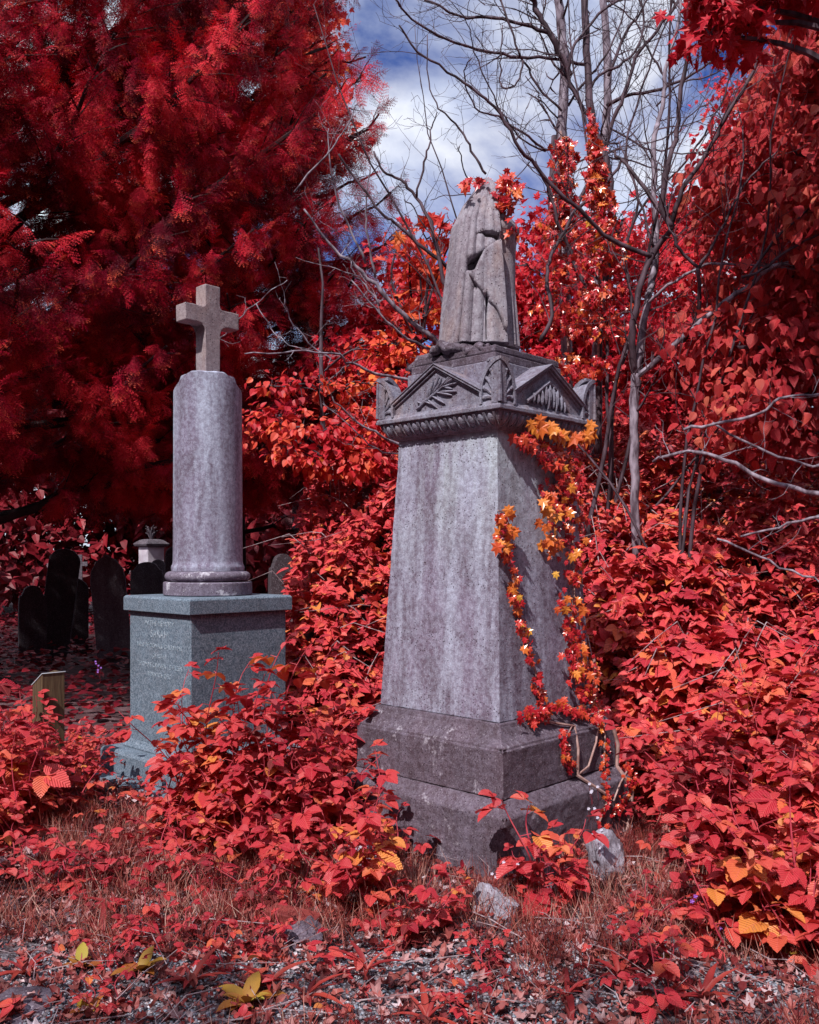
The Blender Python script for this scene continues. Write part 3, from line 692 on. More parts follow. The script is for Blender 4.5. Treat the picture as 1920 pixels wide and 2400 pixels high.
# shaft of the column, its top broken to a ragged slope
sh = MB(); n = 96; prof = [(.256,1.446),(.258,1.47),(.255,1.484),(.248,1.494),(.245,1.52)] + [(.245-.004*k/20, 1.52+1.2*k/20) for k in range(1, 21)]
V = []; Fq = []
top_pts = []
for j, (r, z) in enumerate(prof):
    for k in range(n):
        a = 2*math.pi*k/n; rr = r + .0015*mnoise.noise(Vector((math.cos(a)*3, math.sin(a)*3, z*4)))
        V.append((rr*math.cos(a), rr*math.sin(a), z))
base = len(V)
cam_a = math.atan2(-1, .2) - AZ        # direction towards the camera in this frame
rings = [(.241,.0),(.22,.02),(.19,.05),(.14,.10),(.08,.105),(.0,.11)]
for r, dz in rings[:-1]:
    for k in range(n):
        a = 2*math.pi*k/n; s = math.sin(a - cam_a)  # -1 .. 1 across the view
        rag = .012*mnoise.noise(Vector((math.cos(a)*2.5, math.sin(a)*2.5, 3.1))) + .006*mnoise.noise(Vector((math.cos(a)*9, math.sin(a)*9, r*20)))
        # flat ledge in the middle of the side facing the camera, falling away left and right
        q_ = max(0, abs(s)-.42)/.58; e = 2.842 - .10*q_*q_*(1.4-.4*q_)
        z = e + rag if r > .2 else max(e, 2.835) + rag*.5
        if r > .235: z = e - .012 + rag
        V.append((r*math.cos(a), r*math.sin(a), z))
V.append((0, 0, 2.845))
nr = len(prof) + len(rings) - 1
for j in range(nr-1):
    for k in range(n):
        a = j*n+k; b_ = j*n+(k+1) % n; Fq.append((a, b_, b_+n, a+n))
for k in range(n): Fq.append(((nr-1)*n+k, (nr-1)*n+(k+1) % n, len(V)-1))
sh.add(V, Fq); sh.build('column_shaft', M['column'], ped, smooth=True, sharp=30)
cx = MB(); w = .062
cx.add(*(lambda P_: ([(x, y, z) for y in (-w, w) for x, z in P_], [tuple(range(11, -1, -1)), tuple(range(12, 24))] + [(i, (i+1) % 12, (i+1) % 12+12, i+12) for i in range(12)]))(
    [(-w,2.82),(w,2.82),(w,3.205),(.225,3.205),(.225,3.325),(w,3.325),(w,3.487),(-w,3.487),(-w,3.325),(-.225,3.325),(-.225,3.205),(-w,3.205)]))
worn(cx.build('cross', M['cross'], ped, bevel=.006), .006, 4)
# lettering on the left face (local -x)
txt_m = simple('worn_lettering', (.14,.21,.28), c2=(.46,.52,.60), scale=45, bump=0)
for s_, z, size in (('IN THE MEMORY', 1.085, .050), ('SARAH', 1.012, .072), ('WIFE OF DONALD DALRYMPLE', .930, .042), ('OF LEITH', .862, .040), ('THOMAS CRAVEN   S F LEES', .795, .046), ('BORN 8TH DEC', .730, .042)):
    c = bpy.data.curves.new('inscription', 'FONT'); c.body = s_; c.size = size; c.align_x = 'CENTER'; c.align_y = 'CENTER'; c.extrude = .0008
    t_ = bpy.data.objects.new('lettering', c); col.objects.link(t_); bpy.context.view_layer.update()
    me = bpy.data.meshes.new_from_object(t_.evaluated_get(bpy.context.evaluated_depsgraph_get())); bpy.data.objects.remove(t_)
    me.materials.clear(); me.materials.append(txt_m); o = bpy.data.objects.new('inscription', me); col.objects.link(o); o.parent = ped
    o.location = (-.3952, 0, z); o.rotation_euler = (R(90), 0, R(-90))

# ------------------------------------------------------------------ far gravestones
def headstone(name, label, top, w_px, base_v, shape='round', mat='dark_stone', Y=None, lean=0, rz=0, thick=.12, parts=None):
    """top: (u, v) of the top centre; stands on the ground at depth Y"""
    u, v = top; p = at(u, v, Y); w = w_px/F*Y; gz = float(ground_z(p[0], Y)); h = p[2] - gz
    e = empty(name, (p[0], Y, gz), rz, label=label, cat='gravestone', group='old gravestones under the dark trees')
    hw = w/2
    if shape == 'round': pts = [(-hw,-.2),(hw,-.2),(hw,h-hw*.9)] + [(hw*math.cos(a), h-hw*.9+hw*.9*math.sin(a)) for a in [math.pi*k/16 for k in range(1, 16)]] + [(-hw,h-hw*.9)]
    elif shape == 'gothic': pts = [(-hw,-.2),(hw,-.2),(hw,h-hw*1.5),(hw*.9,h-hw*.9),(hw*.55,h-hw*.35),(0,h),(-hw*.55,h-hw*.35),(-hw*.9,h-hw*.9),(-hw,h-hw*1.5)]
    else:
        pts = [(-hw,-.2),(hw,-.2),(hw,h-.26),(hw*.93,h-.15),(hw*.80,h-.145),(hw*.70,h-.10)] + [(hw*.66*math.cos(a), h-.10+.10*math.sin(a)) for a in [math.pi*k/10 for k in range(0, 11)]] + [(-hw*.70,h-.10),(-hw*.80,h-.145),(-hw*.93,h-.15),(-hw,h-.26)]
    m = MB(); m.prism(pts, lambda a, b_, d: (a, d, b_), -thick/2, thick/2)
    s = m.build('slab', M[mat], e, bevel=.012)
    MB().box(-hw-.06, -thick/2-.08, -.1, hw+.06, thick/2+.08, .14).build('base', M[mat], e, bevel=.01)
    e.rotation_euler = (0, R(lean), rz); return e
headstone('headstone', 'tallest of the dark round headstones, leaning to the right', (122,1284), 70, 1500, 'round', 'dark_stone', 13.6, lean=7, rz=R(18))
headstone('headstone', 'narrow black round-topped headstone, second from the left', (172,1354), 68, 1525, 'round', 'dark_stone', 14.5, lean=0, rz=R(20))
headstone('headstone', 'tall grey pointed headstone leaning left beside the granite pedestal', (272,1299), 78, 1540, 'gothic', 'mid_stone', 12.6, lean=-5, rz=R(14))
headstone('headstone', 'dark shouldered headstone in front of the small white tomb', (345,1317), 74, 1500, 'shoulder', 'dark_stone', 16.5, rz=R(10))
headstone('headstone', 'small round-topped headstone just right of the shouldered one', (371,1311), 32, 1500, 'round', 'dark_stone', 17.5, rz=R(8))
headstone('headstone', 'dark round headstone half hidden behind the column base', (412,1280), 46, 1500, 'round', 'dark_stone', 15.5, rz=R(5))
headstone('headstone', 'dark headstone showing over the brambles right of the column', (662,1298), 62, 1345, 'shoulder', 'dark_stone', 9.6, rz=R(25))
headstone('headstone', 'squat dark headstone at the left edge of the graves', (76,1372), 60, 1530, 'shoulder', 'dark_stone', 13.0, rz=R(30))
# small pale cross
p = at(188, 1300, 19); e = empty('cross_marker', (p[0], 19, float(ground_z(p[0], 19))), R(15), label='small pale stone cross standing behind the dark headstones', cat='gravestone', group='old gravestones under the dark trees')
hz = p[2]-e.location.z
MB().prism([(-.045,-.1),(.045,-.1),(.045,hz-.24),(.15,hz-.24),(.15,hz-.15),(.045,hz-.15),(.045,hz),(-.045,hz),(-.045,hz-.15),(-.15,hz-.15),(-.15,hz-.24),(-.045,hz-.24)], lambda a, b_, d: (a, d, b_), -.045, .045).build('cross', M['mid_stone'], e, bevel=.008)
MB().square([(.22,-.1),(.22,.12),(.16,.2),(.1,.201)]).build('base', M['mid_stone'], e, bevel=.01)
# white tomb with gabled cap
p = at(355, 1400, 20); gz = float(ground_z(p[0], 20)); e = empty('white_tomb', (p[0], 20, gz), AZ, label='small white marble tomb with an overhanging cap and ruffled finial', cat='tomb')
zt = EYE - (1268-HV)/F*20 - gz; zc_ = EYE - (1283-HV)/F*20 - gz
MB().square([(.30,-.1),(.30,.25),(.20,.26),(.20,zc_),(.1,zc_+.001)]).build('shaft', M['white_tomb'], e, bevel=.01)
MB().square([(.21,zc_+.002),(.27,zc_+.03),(.29,zc_+.08),(.19,zt+.02),(.12,zt+.04)]).build('cap', M['mid_stone'], e, bevel=.01)
m = MB()
for k in range(16):
    a = k*2.4; z0 = zt+.03; m.tube([(0,0,z0),(.06*math.cos(a),.06*math.sin(a),z0+.12+.01*k),(.13*math.cos(a),.13*math.sin(a),z0+.14+.012*k)], [.03,.028,.006], 6)
m.build('finial', M['mid_stone'], e, smooth=True)
# wooden post
p = at(114, 1600, 5.95); gz = float(ground_z(p[0], 5.95)); e = empty('wooden_post', (p[0], 5.95, gz), R(46), label='square weathered wooden post with a slanting pale-edged top, low in the brambles on the left', cat='post')
zt = EYE-(1575-HV)/F*5.95-gz
MB().add([(-.075,-.075,-.1),(.075,-.075,-.1),(.075,.075,-.1),(-.075,.075,-.1),(-.075,-.075,zt),(.075,-.075,zt),(.075,.075,zt-.0),(-.075,.075,zt-.09)], [(0,3,2,1),(4,5,6),(4,6,7),(0,1,5,4),(1,2,6,5),(2,3,7,6),(3,0,4,7)]).build('post', M['wood_post'], e, bevel=.003)
m = MB(); m.tube([(-.078,.078,zt-.085),(-.078,-.078,zt+.004),(.078,-.078,zt+.004)], .0035, 4); m.build('metal_edging', M['metal_edge'], e)

# rubble stones round the foot of the monument
def rock(name, label, u0, v0, u1, v1, Y, depth=.25, mat='rubble', rz=0, seed=0):
    a = at(u0, v1, Y); b_ = at(u1, v0, Y); cx_, w = (a[0]+b_[0])/2, b_[0]-a[0]; h = b_[2]-a[2]
    bm = bmesh.new(); bmesh.ops.create_icosphere(bm, subdivisions=5, radius=1)
    rs = random.Random(seed*7+1); planes = [(Vector((rs.gauss(0, 1), rs.gauss(0, 1), rs.gauss(0, .8))).normalized(), rs.uniform(.42, .72)) for _ in range(13)]
    for v in bm.verts:
        n_ = v.co.normalized(); r_ = min([1.0] + [d_/max(n_.dot(p_), 1e-3) for p_, d_ in planes if n_.dot(p_) > 0])
        v.co = n_*r_
        v.co += mnoise.noise_vector(v.co*3 + Vector((seed, 0, 0)))*.07 + mnoise.noise_vector(v.co*9 + Vector((seed, 0, 0)))*.03
        v.co.x *= w*.72; v.co.y *= depth*.8; v.co.z *= h*.75
    me = bpy.data.meshes.new(name); bm.to_mesh(me); bm.free(); me.materials.append(M[mat])
    me.polygons.foreach_set('use_smooth', [True]*len(me.polygons)); me.set_sharp_from_angle(angle=R(35))
    o = bpy.data.objects.new(name, me); col.objects.link(o); o.location = (cx_, Y+depth/2, (a[2]+b_[2])/2); o.rotation_euler = (R(4), R(3), rz)
    tag(o, label, 'stone', 'rubble stones at the foot of the monument'); return o
rock('rubble_stone', 'white flaking stone block below the front corner of the monument', 1122, 2098, 1222, 2240, 3.78, .22, seed=1, rz=R(20))
rock('rubble_stone', 'pale tilted stone at the right foot of the monument, ivy above it', 1395, 1998, 1500, 2125, 4.25, .3, seed=2, rz=R(-25))
rock('rubble_stone', 'white lichened stone under the left end of the bottom plinth', 803, 1965, 892, 2095, 4.35, .3, seed=3, rz=R(30))
rock('rubble_stone', 'dark low stone lying in the gravel centre left', 655, 2185, 745, 2225, 3.55, .18, 'plinth', seed=4, rz=R(15))
rock('rubble_stone', 'dark flat slab end poking into the bottom left corner', -110, 2378, 85, 2440, 2.95, .25, 'plinth', seed=5, rz=R(25))
rock('rubble_stone', 'dim stone lying between the white block and the tilted stone', 1240, 2090, 1390, 2165, 4.0, .3, 'plinth', seed=6, rz=R(-10))
m = MB().box(-.05, -.11, -.03, .05, .11, .035); o = m.build('red_brick', M['brick'], None, bevel=.004); p = at(688, 2165, 3.75)
o.location = (p[0], 3.75, .04); o.rotation_euler = (R(5), 0, R(70)); tag(o, 'dark red brick half buried beside the low dark stone', 'brick')

# ------------------------------------------------------------------ stuff on the ground
def clear_of(x, y, rm=.0):
    """True where neither monument stands"""
    c, s = math.cos(-AZ), math.sin(-AZ)
    def insq(cx_, cy_, h): 
        dx, dy = x-cx_, y-cy_; a = dx*c - dy*s; b_ = dx*s + dy*c
        return (np.abs(a) < h) & (np.abs(b_) < h)
    return ~(insq(MC[0], MC[1], .60+rm) | insq(CC[0], CC[1], .56+rm))
def scatter_xy(n, x0, x1, y0, y1, wedge=True):
    x = rng.uniform(x0, x1, n); y = rng.uniform(y0, y1, n)
    k = (np.abs(x) < y*.49+.25) if wedge else np.ones(n, bool)
    k &= clear_of(x, y); return x[k], y[k]

def pebbles():
    V0, T0 = [], []
    bm = bmesh.new(); bmesh.ops.create_icosphere(bm, subdivisions=1, radius=.5)
    V0 = np.array([v.co[:] for v in bm.verts]); T0 = np.array([[v.index for v in f.verts] for f in bm.faces]); bm.free()
    V0[:, 2] *= .55; V0[:, 0] *= .8
    tpl = (V0, T0, np.zeros((len(V0), 2)))
    x, y = scatter_xy(70000, -2.4, 2.4, 2.6, 4.6)
    nval = np.array([mnoise.noise(Vector((a*1.4+4, b_*1.6, 2.0))) for a, b_ in zip(x, y)])
    path = np.exp(-((y-(3.25+.22*(x)))/.42)**2)*np.where(x > .7, .8, 1)
    keep = (nval*.7 + path*1.15 + rng.random(len(x))*.5) > .72
    x, y = x[keep], y[keep]; n = len(x)
    P = np.stack([x, y, ground_z(x, y)+.002], 1)
    d = rng.normal(0, 1, (n, 3)); d[:, 2] *= .2; nn = rng.normal(0, .25, (n, 3)); nn[:, 2] = 1
    m, nt, N, L = newmat('pebble'); a_ = N('ShaderNodeAttribute', attribute_name='rnd'); se = N('ShaderNodeSeparateXYZ'); L(a_.outputs['Vector'], se.inputs[0])
    r = ramp(N, [(0,(.08,.05,.06)),(.3,(.18,.16,.19)),(.55,(.31,.31,.37)),(.72,(.21,.28,.37)),(.88,(.40,.29,.29)),(1,(.64,.62,.70))]); L(se.outputs[0], r.inputs[0])
    p_ = N('ShaderNodeBsdfPrincipled'); L(r.outputs[0], p_.inputs['Base Color']); p_.inputs['Roughness'].default_value = .6; o_ = N('ShaderNodeOutputMaterial'); L(p_.outputs[0], o_.inputs[0])
    o = Scatter().add(tpl, P, d, nn, rng.uniform(.007, .020, n)).build('gravel', m, smooth=True)
    tag(o, 'grey and pale pebbles of the gravel path', 'gravel', kind='stuff')
pebbles()

def litter():
    x, y = scatter_xy(30000, -3.2, 3.2, 2.5, 6.2); n = len(x)
    P = np.stack([x, y, ground_z(x, y) + rng.uniform(.005, .03, n)], 1)
    d = rng.normal(0, 1, (n, 3)); d[:, 2] = rng.normal(0, .3, n); nn = rng.normal(0, .5, (n, 3)); nn[:, 2] = 1
    s = Scatter(); h = n//3
    s.add(leaf_tpl([(.22,.12),(.30,.4),(.2,.75)], fold=.45, droop=-.3, wave=.5), P[:h], d[:h], nn[:h], rng.uniform(.02, .055, h))
    s.add(fan_tpl([(0,0),(.35,.0),(.2,.3),(.5,.55),(.2,.6),(0,1),(-.2,.6),(-.5,.55),(-.2,.3),(-.35,0)], cup=.7, droop=-.4), P[h:2*h], d[h:2*h], nn[h:2*h], rng.uniform(.02, .06, h))
    s.add(OVATE_LO, P[2*h:], d[2*h:], nn[2*h:], rng.uniform(.012, .03, n-2*h))
    tag(s.build('leaf_litter', M['litter']), 'curled dry leaves strewn over the ground', 'leaf litter', kind='stuff')
litter()

def grass():
    s = Scatter(); x, y = scatter_xy(3600, -2.8, 2.6, 2.7, 5.4)
    k = np.array([mnoise.noise(Vector((a*1.1, b_*1.1, 7.))) > -.22 + 1.0*math.exp(-((b_-(3.2+.22*a))/.34)**2)*(a > -1.1)*(a < .45) for a, b_ in zip(x, y)]); x, y = x[k], y[k]
    xs, ys = [], []
    for a, b_ in zip(x, y):
        c = random.randint(5, 22); xs += list(a + rng.normal(0, .035, c)); ys += list(b_ + rng.normal(0, .035, c))
    x = np.array(xs); y = np.array(ys); n = len(x); P = np.stack([x, y, ground_z(x, y)], 1)
    d = rng.normal(0, .45, (n, 3)); d[:, 2] = 1; nn = rng.normal(0, 1, (n, 3))
    s.add(BLADE, P, d, nn, rng.uniform(.05, .19, n))
    tag(s.build('dry_grass', M['grass']), 'thin reddish grass blades over the foreground', 'grass', kind='stuff')
grass()

def fallen_twigs():
    m = MB()
    for i in range(330):
        Y = random.uniform(2.8, 5.2); x = random.uniform(-.48, .48)*Y
        if not clear_of(np.array([x]), np.array([Y]))[0]: continue
        a = random.uniform(0, 6.3); L_ = random.uniform(.08, .45); z = float(ground_z(x, Y))+random.uniform(.01, .06)
        p0 = Vector((x, Y, z)); p1 = p0 + Vector((math.cos(a)*L_*.5, math.sin(a)*L_*.5, random.uniform(-.01, .04))); p2 = p0 + Vector((math.cos(a+.2)*L_, math.sin(a+.2)*L_, random.uniform(-.02, .03)))
        m.tube([p0, p1, p2], [random.uniform(.0008, .0022)]*2+[.0006], 4)
    tag(m.build('fallen_twigs', M['dry_twig']), 'pale dry twigs and stalks scattered on the ground', 'twigs', kind='stuff')
fallen_twigs()

def ground_cover():
    """small low leaves of young brambles, herb robert and seedlings"""
    s = Scatter(); x, y = scatter_xy(13000, -3.4, 3.4, 2.7, 7.5)
    dens = np.interp(y, [2.7,3.4,4.2,4.8,5.2,7.5], [.02,.04,.08,.35,.8,1]) + .5*np.array([mnoise.noise(Vector((a*1.3, b_*1.3, 11.))) for a, b_ in zip(x, y)])
    k = (rng.random(len(x)) < dens) & ~((x/y > -.40) & (x/y < -.26) & (y > 4.9) & (y < 6.3) & (rng.random(len(x)) < .8)); x, y = x[k], y[k]; n = len(x)
    P = np.stack([x, y, ground_z(x, y) + rng.uniform(.01, .11, n)*np.interp(y, [3,5], [.5,1.6])], 1)
    d = rng.normal(0, 1, (n, 3)); d[:, 2] = rng.normal(-.05, .3, n); nn = rng.normal(0, .35, (n, 3)); nn[:, 2] = 1; nn[:, 1] -= .25
    s.add(TRI_LO, P, d, nn, rng.uniform(.04, .11, n))
    tag(s.build('ground_cover', M['bramble']), 'low carpet of small red seedling leaves', 'ground cover', kind='stuff')
ground_cover()

# ------------------------------------------------------------------ bramble banks
def bramble_bank():
    s = Scatter(); st = MB()
    n = 125000
    x = rng.uniform(-1.9, 6.5, n); y = rng.uniform(3.6, 11.5, n)
    B = bank(x, y); k = (B > .10) & clear_of(x, y, .06) & (np.abs(x) < y*.50+.4) & (np.hypot(x-MC[0], y-MC[1]) > .80)
    k &= rng.random(n) < np.interp(y, [3.6,5,7,9,11.5], [1,.85,.6,.5,.35])
    x, y, B = x[k], y[k], B[k]; n = len(x)
    lump = np.array([mnoise.noise(Vector((a*1.7, b_*1.7, 0.5))) + .5*mnoise.noise(Vector((a*4, b_*4, 2.5))) for a, b_ in zip(x, y)])
    dep = rng.exponential(.16, n)
    z = np.maximum(B + .56*lump + .04 - dep, ground_z(x, y)+.02)
    P = np.stack([x, y, z], 1)
    d = rng.normal(0, .9, (n, 3)); d[:, 1] -= .45; d[:, 2] = rng.normal(-.15, .3, n)
    nn = rng.normal(0, .46, (n, 3)); nn[:, 2] += 1; nn[:, 1] -= .36
    near = y < 6.0
    s.add(TRI_HI, P[near], d[near], nn[near], rng.uniform(.10, .19, near.sum()))
    f = ~near; g = f & (rng.random(n) < .25); f = f & ~g; s.add(TRI_LO, P[f], d[f], nn[f], rng.uniform(.07, .19, f.sum())*np.interp(y[f], [6, 8], [1, .74]))
    s.add(HEART, P[g], d[g], nn[g], rng.uniform(.05, .11, g.sum()))
    g = rng.random(n) < .07; s.add(MAPLE, P[g], d[g], nn[g], rng.uniform(.10, .17, g.sum()))
    g = rng.random(n) < .12; s.add(LANCE, P[g] + rng.normal(0, .04, (g.sum(), 3)), d[g], nn[g], rng.uniform(.06, .14, g.sum()))
    tag(s.build('bramble_thicket', M['bramble_far']), 'dense bank of red bramble leaves rising behind the monuments', 'bramble thicket', kind='stuff')
    for i in range(300):
        Y = random.uniform(4.2, 9.5); X = random.uniform(-1.3, .48*Y+.2)
        b_ = float(bank(X, Y))
        if b_ < .3 or math.hypot(X-MC[0], Y-MC[1]) < 1.0: continue
        a = random.uniform(0, 6.3); L_ = random.uniform(.3, .9); z = b_ - .15
        p0 = Vector((X, Y, z)); up = random.uniform(.1, .4)
        p1 = p0 + Vector((math.cos(a)*L_*.4, math.sin(a)*L_*.4, up)); p2 = p0 + Vector((math.cos(a)*L_, math.sin(a)*L_, up*.6))
        st.tube([p0, (p0+p1)/2 + Vector((0,0,.04)), p1, p2], [.004, .0035, .003, .0015], 4)
    tag(st.build('bramble_stalks', M['dry_twig']), 'pale dead bramble stalks tangled through the bank', 'stalks', kind='stuff')
bramble_bank()

# ------------------------------------------------------------------ individual bramble plants
def bramble_proto(height, canes, spread, leafsz, step=.075, seed=0, top_young=False):
    random.seed(seed); stem = MB(); P=[]; D=[]; Nn=[]; Sz=[]
    for c in range(canes):
        a = random.uniform(0, 6.28); pts = []; q = Vector((random.uniform(-.04, .04), random.uniform(-.04, .04), -.03)); lean = random.uniform(.15, 1)*spread
        h = height*random.uniform(.6, 1.05); K = 14
        for i in range(K):
            t = i/(K-1); r = lean*t**1.5; z = h*(t - .25*lean*t*t*t)
            pts.append(q + Vector((math.cos(a)*r*h + .02*math.sin(t*9+c), math.sin(a)*r*h + .02*math.cos(t*7+c), z)))
        stem.tube(pts, [.0042*(1-.7*i/K) for i in range(K)], 5)
        s = step*1.3; side = random.uniform(0, 6.28)
        Ltot = h
        nleaf = max(3, int(Ltot/step))
        for j in range(nleaf):
            t = (j+.8)/(nleaf+.3)
            if t < .16: continue
            i0 = min(K-2, int(t*(K-1))); fr = t*(K-1)-i0; p = pts[i0].lerp(pts[i0+1], fr)
            side += 2.4; L_ = leafsz*(1.05-.45*t)*random.uniform(.75, 1.15)
            dd = Vector((math.cos(side), math.sin(side), .25)); 
            e = p + dd*L_*.25
            stem.tube([p, e], [.0016, .0012], 3)
            P.append(p + dd*L_*.05); D.append((dd.x, dd.y, random.uniform(-.25, .15))); Nn.append((random.gauss(0, .25), random.gauss(-.25, .25), 1)); Sz.append(L_)
        P.append(pts[-1]); D.append((math.cos(a), math.sin(a), .5)); Nn.append((0, -.5, 1)); Sz.append(leafsz*.5)
    return stem, (np.array(P), np.array(D), np.array(Nn), np.array(Sz))
protos = []
specs = [(.85,4,.55,.17),(.62,4,.7,.16),(.42,5,.9,.14),(.28,4,1.0,.13),(.75,3,.4,.18),(.36,3,.8,.17)]
LAB = ['tall red bramble plant with several upright leafy canes', 'medium red bramble plant arching outwards over the undergrowth', 'low spreading bramble clump with three-part red leaves',
       'very low bramble shoot trailing close to the ground', 'slender upright bramble with few canes and broad red leaves', 'small bramble sprout with large coral leaves near the path']
LV = {}
for i, (h, c, sp, ls) in enumerate(specs):
    stem, (P, D, Nn, Sz) = bramble_proto(h, c, sp, ls, seed=20+i)
    LV[i] = (stem, Scatter().add(TRI_HI, P, D, Nn, Sz))
KIND = ['tall leafy bramble', 'arching bramble', 'low bramble clump', 'trailing bramble shoot', 'slender broad-leaved bramble', 'coral bramble sprout']
def where(x, y):
    dm = math.hypot(x-MC[0], y-MC[1]); dc = math.hypot(x-CC[0], y-CC[1])
    if dm < 1.55: return 'growing against the left side of the monument plinth' if x < MC[0]-.35 else ('growing at the right foot of the monument' if x > MC[0]+.35 else 'rising below the front corner of the monument')
    if dc < 1.55: return 'growing over the front of the granite pedestal' if x > CC[0]-.25 else 'beside the inscribed face of the granite pedestal'
    if y < 3.6: return 'on the gravel and litter in the %s of the near foreground' % ('left' if x < -.4 else 'middle' if x < .5 else 'right')
    if x > .6: return ('spreading over the right side of the near ground' if y < 4.3 else 'on the lower slope of the right hand bank' if y < 5 else 'high on the right hand bank')
    if x < -1.7: return 'around the wooden post on the left' if y < 6.2 and x < -2 else 'in the undergrowth left of the pedestal'
    return 'in the gap between pedestal and monument' if y > 4.6 else 'along the edge of the litter left of the monument'
def new_bramble(i):
    if not protos or i not in dict(protos):
        e = empty('bramble_plant', cat='bramble', label=LAB[i], group=LAB[i].replace('plant', 'plants').replace('clump', 'clumps').replace('shoot', 'shoots').replace('sprout', 'sprouts'))
        LV[i][0].build('canes', M['cane'], e, smooth=True); LV[i][1].build('foliage', M['bramble'], e)
        protos.append((i, e)); return e
    return copy_tree(dict(protos)[i])
def put_bramble(i, x, y, sc=1, rz=None, z=None):
    e = new_bramble(i); e.location = (x, y, float(ground_z(x, y)) if z is None else z); e.rotation_euler = (0, 0, random.uniform(0, 6.3) if rz is None else rz); e.scale = (sc,)*3
    e['label'] = KIND[i] + ' ' + where(x, y); e['group'] = KIND[i] + 's ' + where(x, y)
    return e
random.seed(5)
# in front of and around the granite pedestal (photo pixel of the plant's foot, depth)
for (x, y, i, sc) in [(-1.22,5.22,0,1.42),(-1.05,5.32,0,1.5),(-.92,5.15,0,1.45),(-1.12,5.05,0,1.3),(-.78,5.4,0,1.35),(-.62,5.6,0,1.2),(-1.35,5.15,0,1.2),(-.85,4.95,4,1.4),(-1.0,4.85,1,1.3),(-.72,5.1,1,1.4),
        (-.45,5.4,1,1.2),(-.3,5.7,0,.95),(-.35,5.05,1,1.0),(-.62,4.9,1,1.15),(-.82,4.7,2,1.2),(-1.15,4.7,2,1.1),(-1.25,4.9,1,.9),(-1.55,4.35,3,1.0),(-1.95,4.45,3,1.1),(-2.3,4.8,2,1.0),(-.15,4.5,2,1.0),
        (-.35,4.45,5,1.1),(-.62,4.35,2,1.1),(-.9,4.2,3,1.1),(-1.2,4.3,3,1.2),(-1.5,4.25,3,1.1),(-.45,4.05,3,1.1),(-.66,3.9,3,1.0),(-2.5,5.15,4,1.35),(-2.02,5.6,1,.8),(-2.5,5.8,1,1.1),
        (-.18,3.92,4,1.0),(-.10,3.98,1,.8),(-.24,4.05,5,1.2),(.05,3.72,5,.9),(-.02,3.65,3,1.0),(.58,4.02,5,1.5),(.52,3.98,2,.8),(.66,4.08,5,1.2),(-.50,4.65,4,1.1),(-.75,4.55,4,.9),
        (-2.22,5.35,0,.95),(-2.12,5.15,0,.85),(-2.28,5.5,0,.92),(-2.18,5.0,4,1.4),(-2.3,5.45,1,1.0),(-2.12,5.35,1,.95),(-2.42,5.3,1,1.05),(-2.2,5.1,1,.95),(-2.0,5.3,2,1.2),(-2.55,5.5,0,.8),(-2.32,5.62,0,.72),(-2.1,5.7,1,.9),(-2.62,5.0,1,1.0),(-.55,5.2,0,1.1),(-.28,4.75,1,1.0)]:
    put_bramble(i, x, y, sc)
def avail(x, y, r=.12): return bool(clear_of(np.array([x]), np.array([y]), r)[0])
cnt = 0
while cnt < 66:      # right hand side, towards the camera
    y = random.uniform(3.45, 5.6); x = random.uniform(.28*y, .49*y+.15)
    if not avail(x, y) or (y < 5.1 and x < .325*y): continue
    i = random.choice([2,2,5,1,3] if y < 4.2 else [1,1,2,0,4]); put_bramble(i, x, y, random.uniform(.9, 1.45)); cnt += 1
cnt = 0
while cnt < 45:      # left hand side and between the graves
    y = random.uniform(4.7, 7.2); x = random.uniform(-.5*y-.1, -.1)
    if not avail(x, y, .14) or (-.43 < x/y < -.235 and 4.5 < y < 6.2): continue
    i = random.choice([1,2,2,5,3] if x < -1.9 else [1,2,0,5]); put_bramble(i, x, y, random.uniform(.75, 1.1)); cnt += 1
cnt = 0
while cnt < 22:      # sparse sprouts in the foreground
    y = random.uniform(2.95, 4.3); x = random.uniform(-.49*y, .49*y)
    if not avail(x, y): continue
    if -.5 < x < .15 and y < 3.7 and random.random() < .7: continue
    if .08 < x/y < .26 and 3.5 < y and random.random() < .8: continue
    put_bramble(random.choice([3,3,5,3]), x, y, random.uniform(.45, .9)); cnt += 1

# ------------------------------------------------------------------ dock rosettes, plantains, flowers
def rosette(name, label, u, v, tpl, mat, n, L0, L1, up=.6, cat='plant', group=None):
    Y = EYE*F/(v-HV); x = (u-CU)/F*Y; z = float(ground_z(x, Y))
    e = empty(name, (x, Y, z), label=label, cat=cat, group=group)
    a = np.linspace(0, 6.28, n, endpoint=False) + rng.uniform(-.3, .3, n)
    d = np.stack([np.cos(a), np.sin(a), rng.uniform(.3, 1.1, n)*up], 1); nn = np.stack([-np.cos(a)*.6, -np.sin(a)*.6, np.ones(n)], 1)
    P = np.zeros((n, 3)); P[:, 2] = .01
    Scatter().add(tpl, P, d, nn, rng.uniform(L0, L1, n)).build('leaves', M[mat], e, smooth=True)
    return e
for lab, u, v, n, L1 in (('yellow-leaved dock rosette at the lower left of the path', 190, 2270, 8, .17), ('broad ochre dock plant in the middle of the bottom foreground', 580, 2370, 11, .22), ('small yellow dock with one raised leaf near the bottom left corner', 205, 2385, 6, .15),
        ('orange-tinted dock behind the lower left rosette', 330, 2290, 8, .2), ('yellow seedling clump lying beside the gravel left of centre', 425, 2148, 7, .08), ('bright yellow seedling clump at the right edge', 1850, 2240, 9, .10), ('lone yellow-leaved seedling right of the white block', 1560, 2265, 5, .09)):
    rosette('dock_plant', lab, u, v, DOCK, 'dock', n+2, L1*.25, L1*.62, up=1.3, cat='dock plant')
